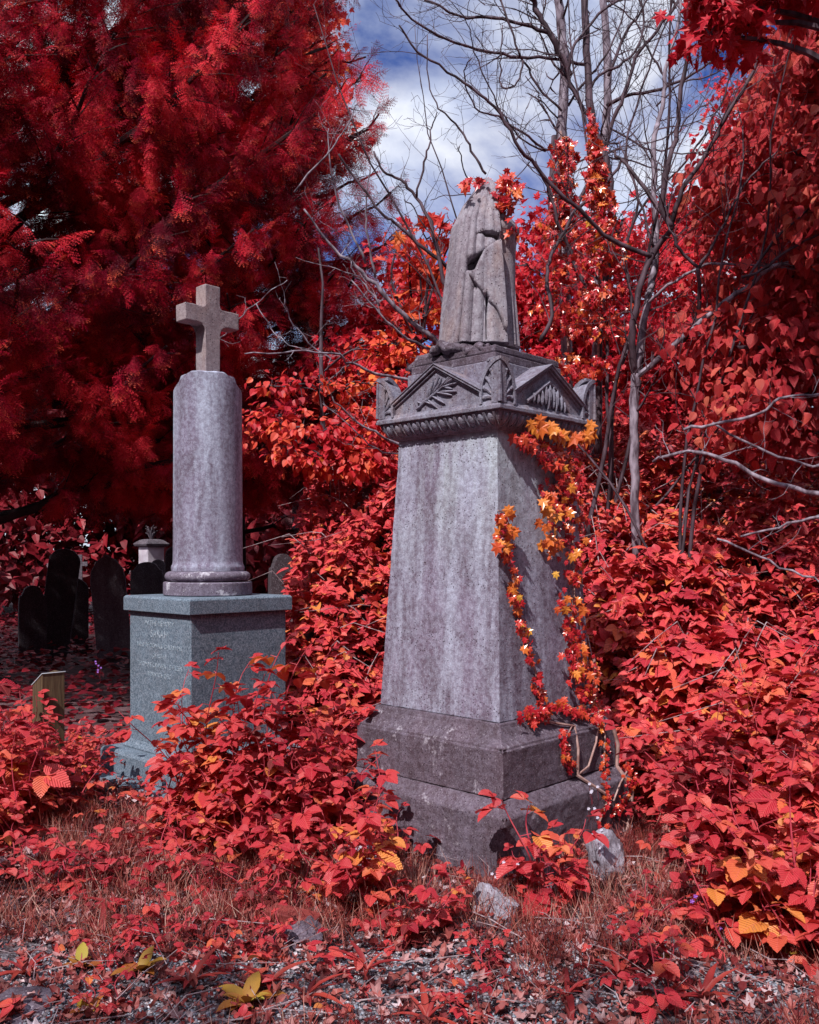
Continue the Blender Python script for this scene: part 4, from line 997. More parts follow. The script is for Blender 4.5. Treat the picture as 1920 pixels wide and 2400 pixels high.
for k, (u, v) in enumerate([(270,2140),(480,2230),(630,2330),(240,2200),(720,2360),(860,2280),(1330,2330),(1650,2360),(450,2330),(60,2290),(1000,2390),(1450,2300)]):
    rosette('plantain', 'strap-leaved dark red plantain tuft in the foreground grass', u, v, NARROW, 'plantain', 8, .06, .17, up=2.0, cat='plantain', group='red plantain tufts in the foreground grass')
def flowers(name, label, spots, mat, sz, cat):
    s = Scatter(); st = MB()
    for (u, v, Y) in spots:
        p = at(u, v, Y); d = rng.normal(0, 1, (5, 3)); a = np.arange(5)*1.256
        d = np.stack([np.cos(a), -.35+0*a, np.sin(a)], 1); s.add(PETAL, np.repeat(p[None], 5, 0), d, np.tile([0., -1, .4], (5, 1)), np.full(5, sz))
        st.tube([p + np.array((0, .005, 0)), p + np.array((.01, .03, -.07))], .001, 3)
    e = empty(name, tuple(at(*spots[0])*np.array((1, 1, 0))), label=label, cat=cat, kind='stuff')
    a_ = s.build('petals', M[mat], e); b_ = st.build('stalks', M['cane'], e)
    for o in (a_, b_): o.matrix_parent_inverse = Matrix.Translation(-Vector(e.location))
random.seed(9)
flowers('white_flowers', 'tiny white flowers spilling over the right corner of the bottom plinth', [(random.gauss(1400, 14), random.uniform(1830, 2000), 4.22) for i in range(14)], 'petal_white', .008, 'flowers')
flowers('white_flowers', 'tiny white flowers at the foot of the front corner of the monument', [(random.uniform(1150, 1300), random.uniform(2020, 2085), 4.0) for i in range(12)], 'petal_white', .008, 'flowers')
flowers('violet_flowers', 'few small violet flowers among the leaves on the right', [(1630,2100,3.7),(1622,2112,3.7),(1688,2176,3.6),(1880,2120,3.6),(1890,2190,3.5),(1783,2268,3.4)], 'petal_violet', .010, 'flowers')
flowers('violet_flowers', 'small violet flower spikes in the shade between post and pedestal', [(230+random.uniform(-6, 8), 1550+i*5, 6.9) for i in range(6)], 'petal_violet', .008, 'flowers')

# ------------------------------------------------------------------ ivy on the monument
Rinv = Matrix.Rotation(-AZ, 3, 'Z'); Rfw = Matrix.Rotation(AZ, 3, 'Z')
def hit(u, v, off=.0, half=None):
    """point on the right-hand (local -y) face of the monument seen at a pixel; half(z) gives the half width"""
    o = Rinv @ (Vector((0, 0, EYE)) - Vector(MC)); d = Rinv @ Vector(((u-CU)/F, 1, -(v-HV)/F))
    t = 3.0
    for _ in range(12):
        z = EYE - (v-HV)/F*t; h = half(z) + off; t = (-h - o.y)/d.y
    return Vector((0, 0, EYE)) + t*Vector(((u-CU)/F, 1, -(v-HV)/F))
def half_m(z):
    return float(np.interp(z, [0,.300,.366,.37,.60,.62,.69,.717,2.2,2.21,2.285,2.31,2.6], [.584,.584,.52,.5175,.5175,.50,.45,.4235,.347,.36,.43,.4405,.4405]))
def ivy_strand(s, st, pts, width, n, size, off=.02, gold=None, stem_r=.004):
    P3 = [hit(u, v, off*.4, half_m) for u, v in pts]
    st.tube(P3, stem_r, 5)
    nR = Rfw @ Vector((0, -1, 0)); dR = Rfw @ Vector((1, 0, 0))
    P=[]; D=[]; Nn=[]; S=[]
    for i in range(n):
        t = random.random()*(len(pts)-1); k = int(t); f = t-k
        w = np.interp(t, range(len(pts)), width) if hasattr(width, '__len__') else width
        u = pts[k][0]*(1-f)+pts[k+1][0]*f + random.gauss(0, w*.45); v = pts[k][1]*(1-f)+pts[k+1][1]*f + random.gauss(0, 8)
        o_ = off*random.uniform(.4, 1.6) ; p = hit(u, v, o_, half_m)
        P.append(p); D.append(Vector((random.gauss(0, .5), random.gauss(-.1, .3), -1))); 
        nn = nR*random.uniform(.5, 1.1) + Vector((-.35, -.6, .55)) + Vector((random.gauss(0, .35), random.gauss(0, .35), random.gauss(0, .3))); Nn.append(nn); S.append(random.uniform(*size))
    s.add(IVY, np.array(P), np.array(D), np.array(Nn), np.array(S))
def C6(pts): return [(760+.51*x, 1000+.51*y) for x, y in pts]
random.seed(31)
iv = empty('ivy', MC, label='orange and yellow ivy hanging down the right face of the tapering monument', cat='ivy')
s = Scatter(); sg = Scatter(); st = MB()
ivy_strand(s, st, C6([(812,395),(840,560),(868,700),(885,820),(915,940),(955,1060),(985,1180),(1010,1310)]), [12,22,15,12,10,15,15,12], 120, (.026,.052), off=.035)
ivy_strand(sg, st, C6([(820,420),(868,700),(915,940),(985,1180),(1010,1310)]), 14, 8, (.035,.055), off=.06)
ivy_strand(sg, st, C6([(1060,150),(1140,450),(1150,750),(1150,950),(1190,1160)]), 46, 20, (.04,.066), off=.08)
ivy_strand(sg, st, C6([(800,385),(840,400),(850,500),(840,560)]), 22, 16, (.05,.075), off=.05)
ivy_strand(s, st, C6([(1080,60),(1120,170),(1100,300),(1120,450),(1150,600),(1140,800),(1150,950),(1170,1080),(1190,1160),(1205,1240)]), [66,58,48,50,46,42,38,34,30,26], 330, (.026,.056), off=.04)
ivy_strand(sg, st, C6([(1000,330),(1060,310),(1040,440),(1110,520),(1020,545)]), 26, 22, (.05,.08), off=.07)
ivy_strand(s, st, C6([(930,1310),(980,1330),(1080,1260),(1140,1290),(1230,1320),(1300,1300)]), 14, 90, (.035,.06), off=.05)
ivy_strand(s, st, C6([(1100,1390),(1110,1480),(1130,1560)]), 14, 60, (.02,.042), off=.02)
ivy_strand(s, st, C6([(1240,1060),(1240,1200),(1250,1290),(1290,1420),(1285,1560),(1310,1700),(1260,1830)]), 13, 110, (.018,.038), off=.02, stem_r=.007)
ivy_strand(s, st, C6([(1400,1560),(1415,1640),(1380,1720),(1330,1780)]), 16, 90, (.016,.034), off=.02)
for pts, r in ((C6([(1165,1600),(1168,1480),(1150,1375),(1080,1365),(1010,1350)]), .0075), (C6([(1165,1600),(1215,1560),(1250,1450),(1262,1350)]), .006), (C6([(1160,1600),(1220,1640),(1290,1685)]), .009),
               (C6([(1325,1370),(1350,1460),(1345,1560),(1380,1610),(1415,1680),(1405,1790),(1385,1880)]), .011), (C6([(1240,1060),(1250,1180),(1240,1270),(1275,1330),(1290,1400)]), .008), (C6([(1140,1375),(1110,1430),(1140,1530),(1170,1600)]), .004), (C6([(1405,1560),(1360,1640),(1330,1720)]), .005)):
    st.tube([hit(u, v, .012, half_m) for u, v in pts], r, 6)
# the big golden leaves under the right end of the cornice
ivy_strand(sg, st, [(1235,985),(1262,992),(1290,1000),(1330,1012),(1365,1008),(1390,1006)], 12, 26, (.065,.10), off=.05)
ivy_strand(s, st, [(1210,1020),(1260,1040),(1300,1070),(1330,1100),(1350,1160)], 30, 110, (.04,.07), off=.06)
for o in (s.build('leaves', M['ivy'], iv), sg.build('golden_leaves', M['ivy_gold'], iv), st.build('stems', M['root'], iv, smooth=True)):
    o.matrix_parent_inverse = (Matrix.Translation(MC)).inverted()
# ivy over the urn
iu = empty('ivy', MC, label='orange ivy sprays tumbling over the peak of the draped urn', cat='ivy')
s = Scatter(); st = MB(); path = [(1105,425),(1130,420),(1150,440),(1165,470),(1180,500),(1200,535),(1212,550)]
for w_, n_, pth in ((13, 60, path), (12, 40, [(1165,440),(1185,415),(1205,435),(1215,470)]), (20, 60, [(1150,440),(1170,470),(1195,480),(1180,450)]), (8, 8, [(1090,430),(1110,424)])):
    P = []; 
    for i in range(n_):
        t = random.random()*(len(pth)-1); k = int(t); f = t-k
        u = pth[k][0]*(1-f)+pth[k+1][0]*f+random.gauss(0, w_*.6); v = pth[k][1]*(1-f)+pth[k+1][1]*f+random.gauss(0, w_*.6)
        P.append(at(u, v, random.uniform(4.86, 5.04)))
    n_ = len(P); d = rng.normal(0, .6, (n_, 3)); d[:, 2] -= .8; nn = rng.normal(0, .4, (n_, 3)) + np.array((-.3, -.9, .6))
    s.add(IVY, np.array(P), d, nn, rng.uniform(.03, .065, n_)); st.tube([at(u, v, 4.98) for u, v in pth], .003, 4)
for o in (s.build('leaves', M['ivy'], iu), st.build('stems', M['root'], iu)): o.matrix_parent_inverse = Matrix.Translation(MC).inverted()

# ------------------------------------------------------------------ bare trees
def C2(pts): return [(900+.5913*x, y*.5913) for x, y in pts]
def C1(pts): return [(x*.5565, y*.5565) for x, y in pts]
def FV(pts): return [(x*1.113, y*1.113) for x, y in pts]
def smooth_path(P, sub=4):
    P = [Vector(p) for p in P]; out = []
    for i in range(len(P)-1):
        p0 = P[max(i-1, 0)]; p1 = P[i]; p2 = P[i+1]; p3 = P[min(i+2, len(P)-1)]
        for k in range(sub):
            t = k/sub
            out.append(.5*((2*p1) + (p2-p0)*t + (2*p0-5*p1+4*p2-p3)*t*t + (3*p1-p0-3*p2+p3)*t**3))
    out.append(P[-1]); return out
def twig(m, p, d, L_, r, lvl):
    pts = [p]; K = 6; q = p.copy(); dd = d.normalized()
    for i in range(K):
        dd = (dd + Vector((random.gauss(0, .16), random.gauss(0, .16), random.gauss(.03, .14)))).normalized(); q = q + dd*L_/K; pts.append(q.copy())
        if lvl > 0 and i > 0 and random.random() < .6:
            sd_ = (dd + Vector((random.gauss(0, .7), random.gauss(0, .7), random.gauss(.1, .6)))).normalized()
            twig(m, q, sd_, L_*random.uniform(.25, .55), r*.6, lvl-1)
    m.tube(pts, [max(.0012, r*(1-i/K*.8)) for i in range(K+1)], 4, cap=False)
TW = 2.0
def limb(m, tw, pts, Y0, Y1, r0, r1, ntw=6, tl=.5, jit=.006, n=7):
    K = len(pts); P = [Vector(at(u, v, Y0 + (Y1-Y0)*i/(K-1) + random.uniform(-.03, .03)*(0 < i < K-1))) for i, (u, v) in enumerate(pts)]
    P = smooth_path(P, 4); P = [p + Vector((random.gauss(0, jit), random.gauss(0, jit), random.gauss(0, jit))) if 0 < i < len(P)-1 else p for i, p in enumerate(P)]
    r0 *= .95; r1 *= 1.1; ntw = int(ntw*TW)
    rad = [(r0 + (r1-r0)*i/(len(P)-1))*random.uniform(.92, 1.08) for i in range(len(P))]
    m.tube(P, rad, n)
    for _ in range(ntw):
        i = random.randint(2, len(P)-2); d = (P[i+1]-P[i]).normalized(); d = (d*.7 + Vector((random.gauss(0, .7), random.gauss(0, .5), random.gauss(.15, .7)))).normalized()
        twig(tw, P[i], d, tl*random.uniform(.4, 1.2), max(.002, rad[i]*.35), 1)
def bare_tree(name, label, base, trunks, limbs, mat_t='bark_pale', mat_l='bark_dark_shaded', pale=(), group=None):
    e = empty(name, base, label=label, cat='tree', group=group); t = MB(); l = MB(); tw = MB(); pl = MB()
    for a in trunks: limb(t, tw, *a)
    for a in limbs: limb(l, tw, *a)
    for a in pale: limb(pl, tw, *a)
    obs = [t.build('trunk', M[mat_t], e, smooth=True, sharp=180)]
    if l.v: obs.append(l.build('branches', M[mat_l], e, smooth=True, sharp=180))
    if pl.v: obs.append(pl.build('pale_branches', M['bark_pale'], e, smooth=True, sharp=180))
    if tw.v: obs.append(tw.build('twigs', M[mat_l], e))
    for o in obs: o.matrix_parent_inverse = Matrix.Translation(Vector(base)).inverted()
    return e
random.seed(77)
def gbase(u, Y): x = (u-CU)/F*Y; return (x, Y, float(ground_z(x, Y)))
# right pale multi-branched tree
bare_tree('bare_tree', 'bare pale-barked tree right of the monument with wide forked branches', gbase(1487, 7.6),
  [(FV([(1340,1180),(1338,1010),(1335,870),(1338,790)]), 7.6, 7.6, .042, .034, 2),
   ([(1489,879)] + C2([(1020,1353),(1040,1200),(1070,1080),(1080,900),(1070,740),(1075,540),(1090,480),(1110,390),(1115,280),(1165,100),(1175,-40)]), 7.6, 7.9, .036, .012, 10, .6)],
  [([(1489,879)] + C2([(985,1353),(1000,1200),(1060,1020),(1140,910),(1150,850),(1200,720),(1300,570),(1360,450),(1470,280),(1490,170)]), 7.6, 6.9, .033, .010, 8, .6),
   (C2([(1140,910),(1060,780),(960,650),(900,600)]), 7.15, 7.5, .022, .010, 3, .4),
   (C2([(1140,900),(1100,820),(1130,640),(1160,520),(1175,350),(1210,180),(1215,90),(1190,-40)]), 7.15, 7.0, .024, .012, 9, .6),
   (C2([(1210,180),(1250,80),(1290,-30)]), 7.0, 6.9, .014, .008, 4, .5),
   (C2([(1060,1015),(900,950),(800,850),(700,770),(600,650),(540,590),(460,450),(380,370),(250,280),(130,200),(60,100)]), 7.4, 6.6, .021, .006, 14, .6),
   (C2([(1250,1060),(1170,990),(1140,910)]), 7.2, 7.15, .014, .012, 2, .3),
   (C2([(1245,1060),(1250,1200),(1230,1300),(1180,1353)]), 7.2, 7.5, .016, .02, 2, .3),
   (C2([(1250,1060),(1330,920),(1400,780),(1480,670),(1560,600)]), 7.2, 7.0, .013, .005, 6, .5),
   (C2([(1420,1100),(1500,1070),(1600,990),(1725,930)]), 7.0, 6.8, .014, .007, 5, .4),
   (C2([(1440,1110),(1540,960),(1700,820),(1740,790)]), 7.0, 6.8, .012, .005, 4, .4),
   (C2([(1070,980),(1010,780),(960,640),(930,560)]), 7.6, 7.8, .012, .004, 4, .4)],
  pale=[([(1497,879),(1560,830)] + C2([(1165,1353),(1260,1270),(1350,1200),(1450,1130),(1540,1060),(1640,1035),(1725,1010),(1800,990)]), 7.6, 6.8, .028, .012, 6, .4),
        (C2([(1050,1200),(1130,1130),(1250,1060),(1330,1045),(1500,1055),(1725,1070),(1780,1080)]), 7.5, 6.9, .014, .006, 6, .4)])
bare_tree('bare_tree', 'dark ivy-clad slim tree directly right of the urn, its crown bare', gbase(1320, 8.6),
  [(C2([(725,1950),(720,1353),(712,1030),(708,900),(700,700),(705,500),(715,300),(705,130),(690,0),(680,-60)]), 8.6, 8.7, .062, .036, 4, .5)],
  [(C2([(820,260),(690,235),(540,225),(400,200),(250,160),(110,75),(50,0)]), 8.7, 7.9, .018, .007, 12, .5),
   (C2([(740,300),(690,200),(640,100),(600,30),(590,-30)]), 8.6, 8.4, .030, .022, 5, .5),
   (C2([(650,130),(560,100),(440,70),(300,60),(160,0)]), 8.5, 8.2, .020, .008, 8, .6),
   (C2([(550,240),(530,330),(470,350),(460,300),(465,200),(470,100)]), 8.4, 8.3, .010, .005, 4, .3),
   (C2([(705,440),(600,330),(570,260),(540,225)]), 8.6, 8.5, .012, .009, 4, .4),
   (C2([(700,600),(640,590),(570,540),(450,460),(380,440),(330,360),(320,280),(350,230)]), 8.6, 8.0, .014, .004, 8, .5),
   (C2([(540,225),(500,110),(460,0),(440,-30)]), 8.4, 8.3, .011, .008, 3, .4)], mat_t='bark_pale')
bare_tree('bare_tree', 'tree behind the ivy-clad one, grey stem rising straight through the thin twigs', gbase(1420, 9.2),
  [(C2([(830,1900),(845,1353),(850,1000),(860,800),(870,600),(885,450),(885,250),(870,0),(865,-60)]), 9.2, 9.2, .055, .034, 4, .6)],
  [(C2([(740,850),(850,650),(900,500),(950,380),(1000,230),(1080,120),(1170,0)]), 9.0, 8.6, .024, .012, 10, .6),
   (C2([(885,420),(960,380),(1100,350),(1230,290),(1340,200),(1390,120)]), 9.1, 8.6, .022, .006, 10, .6),
   (C2([(890,300),(960,130),(1010,60),(1060,-30)]), 9.1, 8.9, .018, .008, 8, .6),
   (C2([(880,500),(1000,570),(1100,600),(1150,560),(1200,470),(1300,400)]), 9.1, 8.7, .012, .005, 8, .5),
   (C2([(870,620),(980,640),(1110,680),(1250,690)]), 9.1, 8.8, .010, .004, 5, .4)])
EXTRA = [(C2([(1000,1250),(960,1000),(1010,800),(960,600),(1010,400),(1060,230),(1130,60),(1160,-40)]), 8.6, 8.2, .014, .006, 12, .6),
   (C2([(730,420),(790,330),(860,250),(930,120),(960,-30)]), 8.8, 8.6, .014, .006, 8, .5),
   (C2([(880,700),(830,560),(780,430),(740,330),(660,230),(620,130),(640,20),(650,-40)]), 8.8, 8.5, .014, .006, 10, .5),
   (C2([(930,1000),(1040,800),(1200,640),(1330,420),(1380,260),(1395,130)]), 8.7, 8.2, .014, .005, 12, .5),
   (C2([(640,600),(560,560),(480,470),(420,350),(360,200),(330,90),(260,0)]), 8.6, 8.0, .010, .003, 10, .5),
   (C2([(1080,420),(1180,330),(1290,300),(1400,240)]), 8.2, 8.0, .010, .004, 6, .4),
   (C2([(1110,300),(1050,200),(1000,90),(900,10),(880,-40)]), 8.0, 8.0, .010, .004, 8, .4),
   (C2([(690,470),(620,400),(610,370),(560,300)]), 8.6, 8.4, .008, .004, 4, .3)]
bare_tree('bare_tree', 'tangle of thin arching bare stems filling the sky between the taller trunks', gbase(1450, 8.8),
  [(C2([(900,1700),(920,1500),(1000,1250)]), 8.8, 8.6, .02, .014, 2, .4)], EXTRA)
bare_tree('bare_tree', 'crooked black-stemmed tree wound with ivy between the two grey stems', gbase(1375, 8.2),
  [(C2([(850,1800),(850,1353),(870,1150),(905,950),(900,800),(880,640),(850,560),(820,450),(805,200),(795,0),(790,-60)]), 8.2, 8.3, .04, .03, 4, .5)],
  [(C2([(850,1300),(800,1160),(740,1000),(690,880),(650,740),(600,640)]), 8.2, 8.0, .020, .010, 6, .5),
   (C2([(620,1353),(665,1250),(645,1100),(660,1020),(700,940),(760,830),(830,780),(900,700),(940,640)]), 7.6, 7.9, .019, .012, 6, .5),
   (C2([(820,470),(760,380),(730,300),(745,200),(790,130),(850,60),(930,0)]), 8.3, 8.2, .018, .010, 8, .5),
   (C2([(860,1240),(900,1080),(905,1000),(935,900),(950,870)]), 8.2, 8.0, .017, .010, 3, .3),
   (C2([(800,400),(850,300),(930,260),(1010,180),(1030,60),(1000,-30)]), 8.3, 8.3, .015, .008, 8, .5)], mat_t='bark_dark_shaded')
TW = 1.1
bare_tree('bare_tree', 'thin dead sapling arching up behind the left side of the urn', gbase(1010, 6.3),
  [(C2([(300,1400),(280,1250),(240,1110),(180,890),(130,780),(60,710),(0,680),(-40,600)]), 6.3, 6.2, .018, .006, 8, .35)],
  [(C2([(130,780),(160,640),(180,570),(190,500),(210,445)]), 6.25, 6.2, .009, .003, 5, .25),
   (C2([(250,1060),(130,960),(50,890),(0,850),(-120,700),(-180,610)]), 6.3, 6.1, .014, .006, 6, .35),
   (C2([(405,690),(350,600),(300,510),(220,430),(180,320),(172,140)]), 6.4, 6.3, .010, .003, 4, .3),
   (C2([(340,740),(310,640),(300,580)]), 6.4, 6.3, .006, .003, 2, .2),
   (C2([(345,770),(240,775),(185,795)]), 6.2, 6.2, .004, .002, 1, .2),
   (C2([(200,960),(120,830),(80,790)]), 6.2, 6.1, .006, .003, 2, .2)], mat_t='bark_dark_shaded')
bare_tree('bare_tree', 'pale leaning dead branches spreading left from behind the monument cornice', gbase(1050, 6.9),
  [([(1100,1000),(1060,860)] + FV([(920,720),(870,680),(800,610),(750,560),(690,510),(640,440)]), 6.9, 6.4, .030, .006, 10, .4)],
  [(C1([(1580,1170),(1550,1000),(1540,850),(1560,700)]), 6.6, 6.4, .010, .004, 5, .3),
   (C1([(1540,1110),(1430,870),(1390,700),(1385,540)]), 6.6, 6.4, .010, .003, 4, .3),
   (C1([(1600,1290),(1540,1200),(1490,1150),(1480,1100)]), 6.6, 6.5, .008, .003, 4, .2),
   (C1([(1240,810),(1380,650),(1440,560),(1510,430)]), 6.4, 6.3, .008, .003, 4, .3),
   (FV([(905,735),(840,700),(790,650),(740,590)]), 6.8, 6.5, .012, .004, 8, .35)], mat_l='bark_pale',
  pale=[(FV([(980,830),(860,800),(790,785),(740,765),(700,745),(620,740),(515,745)]), 6.9, 6.0, .015, .004, 8, .25),
        (FV([(700,760),(650,720),(610,670),(600,630)]), 6.4, 6.2, .007, .003, 3, .2),
        (FV([(980,950),(840,935),(790,910),(740,880),(700,835)]), 6.9, 6.5, .014, .004, 6, .25),
        (FV([(930,960),(850,955),(790,945),(740,900),(680,850)]), 6.9, 6.6, .008, .003, 3, .25)])
bare_tree('bare_tree', 'thick fallen grey bough lying over the brambles at the right edge', gbase(1540, 6.4),
  [([(1535,1080)] + FV([(1385,965),(1450,950),(1530,970),(1600,1005),(1680,1030),(1760,1045)]), 6.4, 6.0, .010, .017, 8, .3)],
  [(FV([(1440,905),(1520,890),(1600,870),(1640,840),(1725,830)]), 6.2, 6.0, .012, .008, 5, .3),
   (FV([(1500,890),(1590,940),(1690,975),(1760,985)]), 6.2, 6.0, .009, .008, 5, .3),
   (FV([(1510,1135),(1600,1170),(1690,1210),(1760,1240)]), 6.0, 5.8, .009, .006, 4, .25),
   (FV([(1560,1130),(1640,1110),(1725,1088)]), 6.0, 5.8, .007, .009, 4, .25)], mat_l='bark_pale')
bare_tree('bare_tree', 'short pale twig fork reaching up behind the stone cross', gbase(560, 7.6),
  [([(470,850),(500,800)] + FV([(475,705),(510,665),(560,620),(605,590)]), 7.6, 7.2, .008, .003, 4, .2)],
  [(FV([(540,640),(570,690),(600,720),(640,740)]), 7.3, 7.2, .005, .003, 3, .15)], mat_l='bark_pale')

def long_stem(m, tw, p, d, L_, r, K=16):
    pts = [p]; q = p.copy(); dd = d.normalized()
    for i in range(K):
        dd = (dd + Vector((random.gauss(0, .10), random.gauss(0, .08), random.gauss(.02, .07)))).normalized(); q = q + dd*L_/K; pts.append(q.copy())
        if i > 3 and random.random() < .85:
            sd_ = (dd + Vector((random.gauss(0, .8), random.gauss(0, .5), random.gauss(.1, .5)))).normalized()
            twig(tw, q, sd_, L_*random.uniform(.08, .30), max(.0022, r*.38*(1-i/K)), 1)
    m.tube(pts, [r*(1-i/K*.85) for i in range(K+1)], 6)
def bare_shrub(label, u, Y, stems, seed):
    random.seed(seed); b_ = gbase(u, Y); e = empty('bare_shrub', b_, label=label, cat='shrub'); m = MB(); tw = MB()
    for dx, dz, L_, r in stems:
        long_stem(m, tw, Vector(b_) + Vector((random.uniform(-.15, .15), random.uniform(-.15, .15), 0)), Vector((dx, random.uniform(-.15, .1), dz)), L_, r)
    for q, nm in ((m, 'stems'), (tw, 'twigs')):
        o = q.build(nm, M['bark_dark_shaded'], e, smooth=True, sharp=180); o.matrix_parent_inverse = Matrix.Translation(Vector(b_)).inverted()
bare_shrub('dark many-stemmed dead shrub fanning up behind the right end of the cornice', 1400, 8.0, [(-.32,1,5.6,.022),(-.12,1,5.8,.02),(.05,1,5.6,.022),(.22,1,5.4,.018),(.42,1,5.0,.02),(-.55,1,5.0,.016),(.65,1,4.4,.014)], 61)
bare_shrub('dead shrub of thin dark rods in front of the linden', 1600, 7.2, [(-.25,1,5.0,.016),(-.05,1,5.2,.018),(.15,1,4.6,.014),(-.5,1,4.4,.014),(.4,1,4.0,.012)], 62)

# ivy that climbs those stems
def stem_ivy(label, pth, Y, width, n, size, base_u):
    e = empty('ivy', gbase(base_u, Y), label=label, cat='ivy'); s = Scatter(); P = []
    for i in range(n):
        t = random.random()**.6*(len(pth)-1); k = int(t); f = t-k
        if mnoise.noise(Vector((t*3.1, Y, random.uniform(0, .6)))) < -.12: continue
        w = np.interp(t, range(len(pth)), width)
        dy = random.uniform(-.25, .1); r = random.gauss(0, .5)
        P.append(at(pth[k][0]*(1-f)+pth[k+1][0]*f + r*w, pth[k][1]*(1-f)+pth[k+1][1]*f + random.gauss(0, 8), Y - .12 + random.uniform(-.16, .08)))
    n = len(P); d = rng.normal(0, .5, (n, 3)); d[:, 2] -= .9; nn = rng.normal(0, .45, (n, 3)) + np.array((-.25, -.8, .55))
    s.add(IVY, np.array(P), d, nn, rng.uniform(size[0], size[1], n)); o = s.build('leaves', M['ivy'], e)
    st = MB(); st.tube([at(u, v, Y-.05) for u, v in pth], .012, 6); o2 = st.build('stems', M['root'], e)
    for q in (o, o2): q.matrix_parent_inverse = Matrix.Translation(Vector(e.location)).inverted()
stem_ivy('orange ivy thickly covering the slim stem right of the urn', C2([(700,520),(715,600),(720,680),(700,860),(700,1000),(720,1200),(740,1500)]), 8.4, [10,26,20,34,55,70,80], 1700, (.04,.085), 1320)
stem_ivy('ivy spiralling up the crooked black stem, leaves sparse towards the top', C2([(815,430),(830,560),(840,640),(845,720),(860,800),(860,950),(850,1200),(850,1500)]), 8.0, [5,12,18,24,30,52,70,80], 1600, (.04,.085), 1375)

# ------------------------------------------------------------------ leafy trees
def leafy_tree(name, label, base, height, trunk_r, clumps, tpl, mat, size, per, tmat='bark_dark_shaded', flat=.6, down=.5, cat='tree', group=None, face=(-.2,-.5,.7), sub=.16, spread=.5, limbs=True):
    """clumps: (x, y, z, r); per leaves per clump of radius 1 scaled by r^2"""
    e = empty(name, base, label=label, cat=cat, group=group); t = MB(); s = Scatter()
    B = Vector(base); top = B + Vector((0, 0, height))
    K = 9; tp = [B + (top-B)*i/(K-1) + Vector((random.gauss(0, .04), random.gauss(0, .04), 0))*(i > 0) for i in range(K)]; tp[0].z -= .2
    t.tube(tp, [trunk_r*(1-.75*i/(K-1)) for i in range(K)], 9); tr = t.build('trunk', M[tmat], e, smooth=True, sharp=180)
    br = MB()
    for (x, y, z, r) in clumps:
        c = Vector((x, y, z)); 
        if limbs:
            h = max(B.z+.25*height, min(top.z-.1, z - .35*math.hypot(x-B.x, y-B.y))); a = Vector((B.x, B.y, h)); rr = trunk_r*.28
            mid = (a+c)/2 + Vector((random.gauss(0, .1), random.gauss(0, .1), .12*(c-a).length))
            br.tube(smooth_path([a, mid, c], 4), list(np.linspace(rr, .008, 9)), 5)
        ns = max(4, int(14*r)); tips = []
        for _ in range(ns):
            d = Vector((random.gauss(0, 1), random.gauss(0, 1), random.gauss(0, .7))).normalized()*r*random.uniform(.5, 1)
            tips.append(np.array(c + d)); 
            if limbs: br.tube([c, c + d*.55 + Vector((0, 0, .05)), c + d], [.008, .005, .002], 3, cap=False)
        n = int(per*r*r*4); tips = np.array(tips); i = rng.integers(0, ns, n); f = rng.uniform(.25, 1.1, n)[:, None]
        P = np.array(c)[None]*(1-f) + tips[i]*f + rng.normal(0, sub, (n, 3))*np.array((1, 1, flat))
        o = nrm(P - np.array(c)[None]); d = o*spread + rng.normal(0, .45, (n, 3)); d[:, 2] -= down
        nn = rng.normal(0, .6, (n, 3)) + np.array(face)[None] + o*.3
        cr_ = np.clip(rng.normal(random.uniform(.3, .7), .25, n), 0, 1)
        sz_ = rng.uniform(size*.45, size*1.25, n); r2 = np.stack([cr_, rng.random(n)], 1); tl = tpl if isinstance(tpl, list) else [tpl]; wh = rng.integers(0, len(tl), n)
        for q, tp_ in enumerate(tl):
            k_ = wh == q; s.add(tp_, P[k_], d[k_], nn[k_], sz_[k_], r2[k_])
    o = s.build('crown', M[mat], e); obs = [tr, o]
    if br.v: obs.append(br.build('limbs', M[tmat], e))
    for q in obs: q.matrix_parent_inverse = Matrix.Translation(B).inverted()
    return e
random.seed(101)
def uvclumps(lst):       # (u, v, Y, r)
    return [(*at(u, v, Y), r) for u, v, Y, r in lst]
def fill(poly_rows, Y0, Y1, step, r, jit=25):
    """rows: (v, u0, u1): clumps over a region at varying depth"""
    out = []
    for v, u0, u1 in poly_rows:
        u = u0 + random.uniform(0, step*.5)
        while u <= u1:
            Y = random.uniform(Y0, Y1); out.append((*at(u + random.gauss(0, jit), v + random.gauss(0, jit), Y), r*random.uniform(.8, 1.25))); u += step
    return out
# linden at the right
leafy_tree('linden_tree', 'broad linden at the right edge hung with large heart-shaped red leaves', gbase(1990, 7.8), 6.0, .16,
  fill([(-60,1830,2020),(60,1840,2020),(150,1820,2020),(250,1800,2020),(340,1740,2020),(440,1720,2020),(540,1700,2020),(640,1690,2020),(740,1680,2020),(840,1690,2020),(940,1720,2020),(1020,1780,2020)], 6.6, 8.6, 110, .42), [HEART, OVATE, OVATE], 'linden', .092, 430, down=.9, flat=1, sub=.14)
